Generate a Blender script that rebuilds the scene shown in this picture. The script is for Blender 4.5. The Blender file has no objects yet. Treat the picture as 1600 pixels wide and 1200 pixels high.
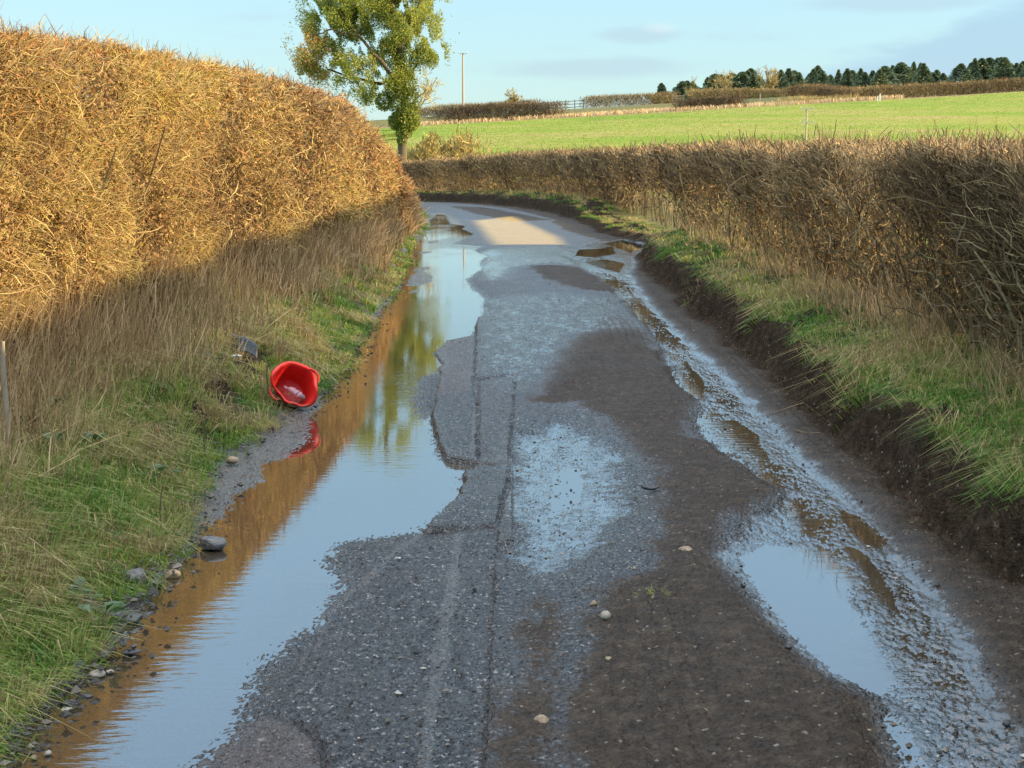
import bpy, math, random
import numpy as np
from mathutils import Vector

# ------------------------------------------------------------------ camera, sky, sun, exposure
SC = bpy.context.scene
COL = SC.collection
CAM_H = 1.65
FOC = 2311.0
PITCH = math.atan(360.0 / FOC)
SUN_EL = math.radians(9.6)
SUN_BACK = math.radians(8.0)          # the sun stands to the right and a little behind the camera

cam_data = bpy.data.cameras.new("camera")
cam_data.sensor_width = 36.0
cam_data.lens = 52.0
cam_data.clip_start = 0.05
cam_data.clip_end = 20000
cam = bpy.data.objects.new("camera", cam_data)
COL.objects.link(cam)
cam.location = (0, 0, CAM_H)
cam.rotation_euler = (math.pi / 2 - PITCH, 0, 0)
SC.camera = cam

SC.view_settings.view_transform = 'Standard'
SC.view_settings.look = 'None'
SC.view_settings.gamma = 1.0
SC.view_settings.exposure = 1.85
SC.cycles.max_bounces = 6
SC.cycles.transparent_max_bounces = 12
SC.cycles.caustics_reflective = False
SC.cycles.caustics_refractive = False
SC.cycles.sample_clamp_indirect = 4.0

SKY_STRENGTH = 0.125
SUN_STRENGTH = 3.5

world = bpy.data.worlds.new("World")
SC.world = world
world.use_nodes = True


def build_world():
    nt = world.node_tree
    N, L = nt.nodes, nt.links
    N.clear()
    out = N.new('ShaderNodeOutputWorld')
    bg = N.new('ShaderNodeBackground')
    bg.inputs['Strength'].default_value = SKY_STRENGTH
    sky = N.new('ShaderNodeTexSky')
    sky.sky_type = 'NISHITA'
    sky.sun_disc = False
    sky.sun_elevation = SUN_EL
    sky.sun_rotation = math.pi / 2 + SUN_BACK
    sky.air_density = 1.0
    sky.dust_density = 0.2
    sky.ozone_density = 1.6
    tc = N.new('ShaderNodeTexCoord')
    sep = N.new('ShaderNodeSeparateXYZ')
    L.new(tc.outputs['Generated'], sep.inputs[0])

    def m(op, a, b=None):
        n = N.new('ShaderNodeMath')
        n.operation = op
        for i, v in enumerate((a, b)):
            if v is None:
                continue
            if isinstance(v, (int, float)):
                n.inputs[i].default_value = v
            else:
                L.new(v, n.inputs[i])
        return n.outputs[0]

    def ramp(v, a, b):
        n = N.new('ShaderNodeMapRange')
        n.interpolation_type = 'SMOOTHSTEP'
        n.clamp = True
        L.new(v, n.inputs[0])
        n.inputs[1].default_value, n.inputs[2].default_value = a, b
        return n.outputs[0]

    az = m('ARCTAN2', sep.outputs[0], sep.outputs[1])
    el = m('ARCSINE', sep.outputs[2])
    cx = N.new('ShaderNodeCombineXYZ')
    L.new(m('MULTIPLY', az, 3.0), cx.inputs[0])
    L.new(m('MULTIPLY', el, 13.0), cx.inputs[1])
    nz = N.new('ShaderNodeTexNoise')
    nz.inputs['Scale'].default_value = 3.2
    nz.inputs['Detail'].default_value = 6
    nz.inputs['Roughness'].default_value = 0.55
    L.new(cx.outputs[0], nz.inputs['Vector'])
    n1 = nz.outputs[0]
    # thin stratus streaks everywhere
    streak = m('MULTIPLY', ramp(n1, 0.54, 0.72), ramp(el, 0.0, 0.06))
    # the low blue-grey cloud bank in the east
    lim = m('ADD', m('ADD', m('MULTIPLY', m('SUBTRACT', az, 0.16), 0.34), 0.045), m('MULTIPLY', m('SUBTRACT', n1, 0.5), 0.055))
    edge = m('SUBTRACT', lim, el)
    bank = m('MULTIPLY', ramp(edge, -0.006, 0.014), ramp(az, 0.12, 0.2))

    def puff(a0, e0, wa, we, amt):
        da = m('DIVIDE', m('SUBTRACT', az, a0), wa)
        de = m('DIVIDE', m('SUBTRACT', el, e0), we)
        r = m('SQRT', m('ADD', m('MULTIPLY', da, da), m('MULTIPLY', de, de)))
        r = m('ADD', r, m('MULTIPLY', m('SUBTRACT', n1, 0.5), 1.8))
        return m('MULTIPLY', m('SUBTRACT', 1.0, ramp(r, 0.3, 1.15)), amt)

    grey = m('MAXIMUM', puff(0.087, 0.077, 0.034, 0.0065, 0.75), puff(0.06, 0.056, 0.085, 0.008, 0.8))
    grey = m('MAXIMUM', grey, puff(0.24, 0.095, 0.08, 0.006, 0.7))
    white = puff(0.098, 0.081, 0.014, 0.004, 0.25)

    def mix(f, a, b):
        n = N.new('ShaderNodeMix')
        n.data_type = 'RGBA'
        if isinstance(f, (int, float)):
            n.inputs[0].default_value = f
        else:
            L.new(f, n.inputs[0])
        for s, v in ((6, a), (7, b)):
            if isinstance(v, tuple):
                n.inputs[s].default_value = (*v, 1)
            else:
                L.new(v, n.inputs[s])
        return n.outputs[2]

    # colour veil over the sky: pale near the horizon, bluer higher up
    veil = mix(ramp(el, 0.0, 0.14), (1.0, 1.62, 1.80), (1.02, 1.68, 2.1))
    veil = mix(ramp(el, 0.10, 0.40), veil, (1.7, 2.9, 4.2))
    veil = mix(ramp(el, 0.42, 1.0), veil, (7.4, 7.6, 7.9))  # bright white zenith added out of view to fill the shade
    base = mix(0.85, sky.outputs[0], veil)
    c = mix(m('MULTIPLY', streak, 0.4), base, (1.25, 1.7, 1.95))
    c = mix(m('MULTIPLY', bank, 0.7), c, (1.0, 1.46, 1.86))
    c = mix(m('MULTIPLY', grey, 0.65), c, (1.15, 1.5, 1.75))
    c = mix(white, c, (2.2, 2.15, 2.1))
    L.new(c, bg.inputs['Color'])
    L.new(bg.outputs[0], out.inputs[0])


build_world()

sun_data = bpy.data.lights.new("sun", 'SUN')
sun_data.energy = SUN_STRENGTH
sun_data.angle = math.radians(0.5)
sun_data.color = (1.0, 0.73, 0.40)
sun = bpy.data.objects.new("sun", sun_data)
COL.objects.link(sun)
sdir = Vector((math.cos(SUN_EL) * math.cos(SUN_BACK), -math.cos(SUN_EL) * math.sin(SUN_BACK), math.sin(SUN_EL)))
sun.rotation_euler = sdir.to_track_quat('Z', 'Y').to_euler()
sun.location = (30, -5, 12)

# ------------------------------------------------------------------ helpers
RNG = np.random.default_rng(7)


def smooth(a, b, x):
    t = np.clip((x - a) / (b - a), 0, 1)
    return t * t * (3 - 2 * t)


def vnoise(x, y, seed=0):
    x = np.asarray(x, float)
    y = np.asarray(y, float)
    xi = np.floor(x).astype(np.int64)
    yi = np.floor(y).astype(np.int64)
    fx, fy = x - xi, y - yi
    fx = fx * fx * (3 - 2 * fx)
    fy = fy * fy * (3 - 2 * fy)

    def h(i, j):
        n = (i * 374761393 + j * 668265263 + seed * 1442695041) & 0xffffffff
        n = ((n ^ (n >> 13)) * 1274126177) & 0xffffffff
        n = n ^ (n >> 16)
        return n / 2147483648.0 - 1.0
    a, b, c, d = h(xi, yi), h(xi + 1, yi), h(xi, yi + 1), h(xi + 1, yi + 1)
    return (a + (b - a) * fx) * (1 - fy) + (c + (d - c) * fx) * fy


def fbm(x, y, seed=0, octv=4, gain=0.5):
    s, a, t = 0, 1.0, 0
    for k in range(octv):
        s = s + a * vnoise(x * 2 ** k + 17.3 * k, y * 2 ** k - 9.1 * k, seed + k)
        t += a
        a *= gain
    return s / t


def on_ground(u, v, z=0.0):
    """the point of the level z under a sight line of the survey photograph"""
    dx, dy = (u - 800.0) / FOC, (600.0 - v) / FOC
    d = (dx, math.cos(PITCH) + dy * math.sin(PITCH), -math.sin(PITCH) + dy * math.cos(PITCH))
    t = (z - CAM_H) / d[2]
    return d[0] * t, d[1] * t


def at_depth(u, v, Z):
    dx, dy = (u - 800.0) / FOC, (600.0 - v) / FOC
    d = (dx, math.cos(PITCH) + dy * math.sin(PITCH), -math.sin(PITCH) + dy * math.cos(PITCH))
    t = Z / d[1]
    return np.array((d[0] * t, Z, CAM_H + d[2] * t))


def link_mesh(name, verts, faces, mat, parent=None, attrs=None, smooth_shade=False):
    """faces: (n,k) array of one polygon size, or list of such arrays"""
    me = bpy.data.meshes.new(name)
    verts = np.asarray(verts, np.float32)
    me.vertices.add(len(verts))
    me.vertices.foreach_set('co', verts.ravel())
    fl = faces if isinstance(faces, list) else [faces]
    fl = [np.asarray(f, np.int32) for f in fl if len(f)]
    loops = np.concatenate([f.ravel() for f in fl])
    sizes = np.concatenate([np.full(len(f), f.shape[1], np.int32) for f in fl])
    starts = np.concatenate([[0], np.cumsum(sizes)[:-1]]).astype(np.int32)
    me.loops.add(len(loops))
    me.loops.foreach_set('vertex_index', loops)
    me.polygons.add(len(sizes))
    me.polygons.foreach_set('loop_start', starts)
    me.polygons.foreach_set('use_smooth', np.full(len(sizes), smooth_shade, bool))
    me.update(calc_edges=True)
    for k, a in (attrs or {}).items():
        at = me.attributes.new(k, 'FLOAT', 'POINT')
        at.data.foreach_set('value', np.asarray(a, np.float32))
    if mat:
        me.materials.append(mat)
    o = bpy.data.objects.new(name, me)
    COL.objects.link(o)
    if parent:
        o.parent = parent
    return o


def tag(o, label, cat, group=None, kind=None):
    o['label'] = label
    o['category'] = cat
    if group:
        o['group'] = group
    if kind:
        o['kind'] = kind
    return o


def empty(name, loc, label, cat, group=None):
    o = bpy.data.objects.new(name, None)
    COL.objects.link(o)
    o.location = loc
    return tag(o, label, cat, group)


def norm(v):
    return v / np.maximum(np.linalg.norm(v, axis=-1, keepdims=True), 1e-9)


def tubes(pts, rad, sides=3):
    """pts (n,k,3), rad (n,k): n polyline tubes"""
    n, k, _ = pts.shape
    d = norm(pts[:, -1] - pts[:, 0])
    ref = np.where(np.abs(d[:, 2:3]) > 0.8, np.array([[1.0, 0, 0]]), np.array([[0, 0, 1.0]]))
    a = norm(np.cross(d, ref))
    b = np.cross(d, a)
    ang = np.arange(sides) * 2 * math.pi / sides
    off = a[:, None, :] * np.cos(ang)[None, :, None] + b[:, None, :] * np.sin(ang)[None, :, None]
    V = pts[:, :, None, :] + rad[:, :, None, None] * off[:, None, :, :]
    V = V.reshape(n, k * sides, 3)
    q = []
    for r in range(k - 1):
        for s in range(sides):
            s2 = (s + 1) % sides
            q.append((r * sides + s, r * sides + s2, (r + 1) * sides + s2, (r + 1) * sides + s))
    q = np.array(q)
    F = (q[None] + (np.arange(n) * k * sides)[:, None, None]).reshape(-1, 4)
    return V.reshape(-1, 3), F, k * sides


def blades(base, h, lean, width, droop=0.0, seed=0):
    """grass blades: base (n,3), h (n), lean (n,2) horizontal reach of the tip"""
    n = len(base)
    r = np.random.default_rng(seed)
    th = r.uniform(0, math.pi, n)
    side = np.stack([np.cos(th), np.sin(th), np.zeros(n)], 1) * (width * 0.5)[:, None]
    lean3 = np.concatenate([lean, np.zeros((n, 1))], 1)
    up = np.array([0, 0, 1.0])
    mid = base + up * (h * 0.62)[:, None] + lean3 * 0.32
    tip = base + up * (h * (1 - droop))[:, None] + lean3
    V = np.stack([base - side, base + side, mid - side * 0.8, mid + side * 0.8, tip], 1).reshape(-1, 3)
    t = np.array([(0, 1, 3), (0, 3, 2), (2, 3, 4)])
    F = (t[None] + (np.arange(n) * 5)[:, None, None]).reshape(-1, 3)
    return V, F


def cards(center, u, v, tipfold=0.0):
    """leaf diamonds: centre (n,3), half axes u, v (n,3)"""
    n = len(center)
    V = np.stack([center - u, center + v * 0.9 - u * 0.1, center + u, center - v * 0.9 - u * 0.1], 1).reshape(-1, 3)
    F = np.arange(n * 4).reshape(-1, 4)
    return V, F


def rand_dirs(n, r):
    return norm(r.normal(size=(n, 3)))


class Mat:
    def __init__(self, name):
        self.m = bpy.data.materials.new(name)
        self.m.use_nodes = True
        self.nt = self.m.node_tree
        self.N, self.L = self.nt.nodes, self.nt.links
        self.N.clear()
        self.out = self.N.new('ShaderNodeOutputMaterial')

    def put(self, node, key, v):
        s = node.inputs[key]
        if v is None:
            return
        if isinstance(v, (int, float)):
            s.default_value = v
        elif isinstance(v, tuple):
            s.default_value = (*v, 1) if len(v) == 3 and s.type == 'RGBA' else v
        else:
            self.L.new(v, s)

    def math(self, op, a, b=None, clamp=False):
        n = self.N.new('ShaderNodeMath')
        n.operation = op
        n.use_clamp = clamp
        self.put(n, 0, a)
        self.put(n, 1, b)
        return n.outputs[0]

    def attr(self, name):
        n = self.N.new('ShaderNodeAttribute')
        n.attribute_name = name
        return n.outputs['Fac']

    def mix(self, f, a, b, mode='MIX'):
        n = self.N.new('ShaderNodeMix')
        n.data_type = 'RGBA'
        n.blend_type = mode
        self.put(n, 0, f)
        self.put(n, 6, a)
        self.put(n, 7, b)
        return n.outputs[2]

    def range(self, v, a, b, c=0.0, d=1.0):
        n = self.N.new('ShaderNodeMapRange')
        n.interpolation_type = 'SMOOTHSTEP'
        self.put(n, 0, v)
        for i, q in enumerate((a, b, c, d)):
            n.inputs[i + 1].default_value = q
        return n.outputs[0]

    def pos(self, scale=(1, 1, 1), coord='Object'):
        t = self.N.new('ShaderNodeTexCoord')
        mp = self.N.new('ShaderNodeMapping')
        mp.inputs['Scale'].default_value = scale
        self.L.new(t.outputs[coord], mp.inputs[0])
        return mp.outputs[0]

    def noise(self, vec, scale, detail=4, rough=0.55):
        n = self.N.new('ShaderNodeTexNoise')
        self.put(n, 'Vector', vec)
        n.inputs['Scale'].default_value = scale
        n.inputs['Detail'].default_value = detail
        n.inputs['Roughness'].default_value = rough
        return n.outputs[0]

    def voronoi(self, vec, scale, feature='F1', out='Distance'):
        n = self.N.new('ShaderNodeTexVoronoi')
        n.feature = feature
        self.put(n, 'Vector', vec)
        n.inputs['Scale'].default_value = scale
        return n.outputs[out]

    def ramp(self, f, stops):
        n = self.N.new('ShaderNodeValToRGB')
        cr = n.color_ramp
        while len(cr.elements) < len(stops):
            cr.elements.new(0.5)
        for e, (p, c) in zip(cr.elements, stops):
            e.position = p
            e.color = (*c, 1)
        self.put(n, 0, f)
        return n.outputs[0]

    def bump(self, h, strength, dist, normal=None):
        n = self.N.new('ShaderNodeBump')
        n.inputs['Strength'].default_value = strength
        n.inputs['Distance'].default_value = dist
        self.put(n, 'Height', h)
        if normal is not None:
            self.L.new(normal, n.inputs['Normal'])
        return n.outputs[0]

    def principled(self, color, rough=0.7, spec=0.5, normal=None, **kw):
        b = self.N.new('ShaderNodeBsdfPrincipled')
        self.put(b, 'Base Color', color)
        self.put(b, 'Roughness', rough)
        self.put(b, 'Specular IOR Level', spec)
        if normal is not None:
            self.L.new(normal, b.inputs['Normal'])
        for k, v in kw.items():
            self.put(b, k, v)
        return b.outputs[0]

    def done(self, shader):
        self.L.new(shader, self.out.inputs[0])
        return self.m

    def leafy(self, color, trans=0.3, rough=0.6, spec=0.3):
        p = self.principled(color, rough, spec)
        t = self.N.new('ShaderNodeBsdfTranslucent')
        self.put(t, 0, color)
        mx = self.N.new('ShaderNodeMixShader')
        mx.inputs[0].default_value = trans
        self.L.new(p, mx.inputs[1])
        self.L.new(t.outputs[0], mx.inputs[2])
        return self.done(mx.outputs[0])


def tint_mat(name, stops, trans=0.0, rough=0.7, spec=0.3):
    m = Mat(name)
    c = m.ramp(m.attr('tint'), stops)
    if trans:
        return m.leafy(c, trans, rough, spec)
    return m.done(m.principled(c, rough, spec))


# ------------------------------------------------------------------ lie of the land
def xc(Z):
    Z = np.asarray(Z, float)
    q = np.clip(Z - 30, 0, 32)
    return -0.0065 * q * q - 0.416 * np.maximum(Z - 62, 0)


def dip(Z):
    q = np.clip(np.asarray(Z, float) - 42, 0, 28)
    return -0.0009 * q * q


EDGE_L = np.array([on_ground(u, v) for u, v in (
    (-60, 1200), (20, 1128), (60, 1084), (100, 1050), (150, 985), (200, 925), (260, 872), (285, 820), (292, 785), (330, 726), (400, 686), (440, 652), (500, 608), (523, 585),
    (545, 550), (570, 512), (600, 470), (618, 440), (628, 412), (650, 372), (668, 346))])
EDGE_L = np.concatenate([EDGE_L, [(xc(44.0) - 1.5, 44.0)]])
EDGE_L[:, 0] -= xc(EDGE_L[:, 1])


def edge_left(Z):
    return np.interp(Z, EDGE_L[:, 1], EDGE_L[:, 0]) + 0.02 * vnoise(Z * 2.7, 0 * Z, 6)


def edge_right(Z):
    return 1.86 + 0.07 * vnoise(Z * 0.8, 0 * Z + 3, 8) + 0.04 * vnoise(Z * 3.1, 0 * Z, 9) + 0.62 * np.exp(-((Z - 26.5) / 2.6) ** 2)


def corridor(o, Z):
    dl = edge_left(Z) - o
    dr = o - edge_right(Z)
    lump = 0.07 * fbm(o * 5, Z * 2.2, 21, 4)
    zl = 0.01 + 0.31 * smooth(-0.06, 0.60, dl) + 0.14 * smooth(0.5, 1.4, dl)
    zr = 0.02 + 0.06 * smooth(-0.3, 0.05, dr) * 0 + 0.29 * smooth(0.03, 0.21, dr + lump * 1.6) + 0.12 * smooth(0.25, 1.1, dr)
    z = np.where(dl > 0, zl, 0.02)
    low = smooth(24, 26, Z) * smooth(39, 36, Z)
    zr = 0.02 + (zr - 0.02) * (1 - 0.72 * low)
    z = np.where(dr > -0.06, zr, z)
    return z + dip(Z)


def field_h(x, Z):
    c = 6.7 + 0.056 * np.clip(x, -60, 160)
    z = 0.42 + (-1.2 - 0.42) * smooth(45, 95, Z)
    r = np.clip((Z - 95) / 135.0, 0, 1)
    r = r * r * (1.35 - 0.35 * r * r) / 1.0 * 0.35 + r * 0.65
    z = z + (c + 1.2) * r
    z = z + 3.0 * smooth(232, 300, Z) + 1.5 * smooth(300, 520, Z)
    return z


def ground_h(x, Z):
    o = x - xc(Z)
    c = corridor(o, Z)
    f = field_h(x, Z) + 0.05 * fbm(x * 0.4, Z * 0.4, 31, 3)
    s = np.maximum(smooth(3.8, 7.5, np.abs(o - 0.2)), smooth(64, 84, Z))
    return c * (1 - s) + f * s


# ------------------------------------------------------------------ surveyed outlines on the lane (converted to metres on the ground)
def poly(pts):
    return np.array([on_ground(u, v) for u, v in pts])


FLOOD = poly([(150, 1300), (302, 1200), (381, 1135), (385, 1100), (394, 1069), (420, 1030), (455, 1000), (503, 977), (510, 955), (529, 920),
              (531, 903), (503, 877), (534, 850), (612, 837), (662, 834), (674, 819), (720, 779), (726, 744), (745, 732), (741, 729),
              (696, 721), (687, 710), (681, 680), (674, 650), (660, 655), (650, 640), (649, 610), (658, 590), (685, 582), (696, 572), (681, 552),
              (700, 534), (741, 526), (747, 505), (759, 480), (756, 465), (737, 450), (729, 437), (754, 420), (748, 411), (761, 400),
              (741, 392), (754, 385), (707, 381), (729, 373), (740, 366), (722, 358), (727, 353), (703, 350), (696, 336), (671, 334),
              (671, 345), (672, 354), (664, 364), (647, 382), (634, 392), (628, 422), (622, 450), (616, 462), (598, 480), (568, 520),
              (543, 560), (523, 590), (500, 622), (494, 640), (478, 652), (478, 690), (450, 706), (438, 716), (402, 724), (402, 752), (368, 774), (350, 806),
              (312, 822), (310, 838), (300, 855), (280, 880), (240, 912), (215, 960), (190, 1000), (150, 1030), (100, 1080), (60, 1110),
              (20, 1150), (-40, 1200), (-160, 1300)])
ISLANDS = [poly(p) for p in (
    [(640, 432), (655, 420), (675, 430), (678, 440), (655, 447), (632, 447)],
    [(645, 420), (672, 416), (674, 421), (648, 426)],
    [(652, 394), (676, 392), (676, 395), (655, 397)],
    [(668, 377), (686, 376), (684, 380), (668, 381)],
    [(640, 455), (655, 452), (652, 456), (640, 458)])]
BIG_PUDDLE = poly([(1150, 872), (1195, 850), (1290, 862), (1338, 900), (1328, 940), (1378, 1015), (1400, 1060), (1378, 1092), (1300, 1050), (1232, 985), (1180, 920)])
TAIL = poly([(1382, 1120), (1408, 1120), (1440, 1180), (1500, 1300), (1430, 1300), (1405, 1180)])
BROWN_A = poly([(1308, 792), (1345, 808), (1388, 845), (1384, 860), (1345, 852), (1315, 815)])
BROWN_B = poly([(1312, 845), (1352, 862), (1395, 920), (1405, 958), (1375, 940), (1340, 880)])
FAR_A = poly([(897, 400), (905, 390), (940, 388), (958, 384), (962, 397), (930, 402)])
FAR_B = poly([(912, 409), (945, 405), (976, 411), (968, 426), (940, 419)])
FAR_C = poly([(945, 381), (968, 375), (1006, 372), (1006, 388), (985, 395), (962, 386)])
TRACK_POOLS = [poly(p) for p in (
    [(968, 440), (990, 447), (1010, 468), (1028, 492), (1040, 520), (1020, 520), (985, 480), (970, 455)],
    [(1050, 540), (1075, 545), (1110, 585), (1125, 615), (1085, 610), (1050, 575)],
    [(1100, 655), (1160, 650), (1210, 680), (1235, 740), (1200, 735), (1130, 700)])]
FILM = [poly(p) for p in (
    [(930, 425), (955, 428), (975, 442), (995, 458), (1015, 482), (1040, 508), (1062, 528), (1088, 550), (1055, 545), (1025, 528), (1000, 505), (980, 482), (960, 460)],
    [(1030, 540), (1068, 555), (1098, 600), (1112, 628), (1085, 630), (1052, 598), (1034, 565)],
    [(1085, 650), (1120, 638), (1150, 655), (1168, 690), (1208, 728), (1240, 765), (1215, 768), (1168, 742), (1120, 712), (1092, 682)],
    [(1225, 770), (1255, 780), (1310, 840), (1330, 890), (1290, 865), (1245, 830)])]
WET = [poly(p) for p in (
    [(930, 380), (1010, 372), (1000, 400), (985, 430), (1040, 500), (1090, 545), (1140, 590), (1200, 650), (1260, 720), (1340, 790), (1410, 860),
     (1480, 960), (1540, 1060), (1600, 1200), (1700, 1400), (1450, 1400), (1400, 1120), (1290, 1060), (1220, 990), (1150, 910), (1120, 870), (1150, 830), (1215, 790),
     (1230, 770), (1150, 710), (1085, 690), (1080, 650), (1100, 625), (1050, 570), (1010, 510), (960, 450), (910, 420), (880, 400)],)]
WET_MID = poly([(800, 690), (880, 660), (950, 690), (985, 720), (1000, 790), (960, 860), (900, 905), (820, 920), (770, 880), (785, 780)])
MID_POOL = poly([(850, 740), (890, 725), (925, 735), (915, 785), (880, 812), (835, 815), (860, 775)])
SHEEN = poly([(757, 392), (880, 385), (925, 398), (905, 420), (860, 412), (800, 420), (770, 440), (752, 420)])
SHEEN_B = poly([(745, 470), (860, 460), (960, 470), (1000, 520), (900, 530), (850, 600), (800, 620), (750, 590)])
MUD = [poly(p) for p in (
    [(905, 520), (870, 560), (825, 640), (900, 640), (965, 680), (1005, 740), (1020, 800), (1045, 850), (990, 900), (940, 940), (895, 1010),
     (870, 1100), (850, 1300), (1440, 1300), (1400, 1130), (1300, 1060), (1225, 985), (1155, 910), (1125, 875), (1150, 825), (1225, 772), (1150, 705),
     (1075, 690), (1105, 630), (1040, 560), (985, 505), (940, 500)],
    [(825, 418), (900, 416), (985, 450), (990, 462), (900, 455), (850, 440)],
    [(860, 345), (930, 350), (1000, 365), (990, 375), (920, 372), (880, 360)],
    [(700, 322), (760, 325), (860, 345), (800, 348), (740, 335)],
    [(800, 1000), (870, 960), (900, 1010), (860, 1300), (740, 1300)])]
SUN_PATCH = poly([(742, 346), (800, 340), (870, 372), (880, 384), (775, 384)])  # outline of the sunlit patch whose light is painted on the far lane
SLABS = [(poly(p), h, w) for p, h, w in (
    ([(681, 552), (700, 534), (741, 526), (739, 580), (690, 590)], 0.010, 1.0),
    ([(687, 590), (739, 580), (739, 618), (682, 627)], 0.016, 1.0),
    ([(674, 650), (682, 627), (739, 618), (745, 640), (746, 729), (696, 722), (681, 680)], 0.024, 0.0),
    ([(748, 604), (805, 594), (794, 738), (748, 731)], 0.022, 0.25),
    ([(745, 733), (794, 737), (795, 768), (780, 795), (776, 831), (662, 835), (720, 779), (726, 744)], 0.020, 0.0),
    ([(745, 500), (741, 600), (806, 592), (795, 760), (778, 830), (770, 960), (757, 1300), (2400, 1300), (2400, 1000), (1700, 800), (1200, 560), (1000, 500)], 0.022, 0.0),
    ([(302, 1200), (381, 1135), (425, 1117), (470, 1140), (498, 1168), (508, 1200), (520, 1300), (200, 1300)], -0.012, 1.0))]
SEAMS = [(poly(p), w, d) for p, w, d in (
    ([(806, 594), (795, 738), (786, 790), (778, 830), (769, 960), (756, 1200), (752, 1300)], 0.007, 0.006),
    ([(746, 500), (741, 560), (740, 618), (746, 640), (747, 731)], 0.006, 0.005),
    ([(420, 1118), (445, 1127), (470, 1140), (488, 1156), (499, 1170), (508, 1205)], 0.016, 0.03),
    ([(662, 835), (776, 831)], 0.012, 0.009),
    ([(682, 627), (739, 618)], 0.012, 0.010),
    ([(690, 590), (739, 580)], 0.012, 0.008),
    ([(512, 955), (500, 985), (470, 1060), (422, 1118)], 0.010, 0.010))]
RIDGES = [(poly(p), w) for p, w in (
    ([(655, 842), (600, 885), (555, 925), (512, 958), (498, 1000), (470, 1050)], 0.022),
    ([(718, 842), (700, 960), (690, 1010), (664, 1200), (655, 1300)], 0.03),
    ([(745, 640), (738, 700), (740, 728)], 0.02))]


def seg_dist(P, A, B):
    AB = B - A
    t = np.clip(((P - A) @ AB) / max(AB @ AB, 1e-12), 0, 1)
    D = P - A - t[:, None] * AB
    return np.sqrt((D * D).sum(1))


def sdist(P, poly_, far=0.6):
    """signed distance to a polygon, negative inside; only worked out near it"""
    out = np.full(len(P), far)
    lo, hi = poly_.min(0) - far, poly_.max(0) + far
    idx = np.nonzero(((P > lo) & (P < hi)).all(1))[0]
    if not len(idx):
        return out
    Q = P[idx]
    d = np.full(len(Q), 1e9)
    inside = np.zeros(len(Q), bool)
    for i in range(len(poly_)):
        A, B = poly_[i], poly_[(i + 1) % len(poly_)]
        d = np.minimum(d, seg_dist(Q, A, B))
        if A[1] != B[1]:
            c = ((A[1] > Q[:, 1]) != (B[1] > Q[:, 1])) & (Q[:, 0] < (B[0] - A[0]) * (Q[:, 1] - A[1]) / (B[1] - A[1]) + A[0])
            inside ^= c
    out[idx] = np.minimum(np.where(inside, -d, d), far)
    return out


def line_dist(P, pts, far=0.2):
    out = np.full(len(P), far)
    lo, hi = pts.min(0) - far, pts.max(0) + far
    idx = np.nonzero(((P > lo) & (P < hi)).all(1))[0]
    if len(idx):
        d = np.full(len(idx), far)
        for i in range(len(pts) - 1):
            d = np.minimum(d, seg_dist(P[idx], pts[i], pts[i + 1]))
        out[idx] = d
    return out


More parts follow.
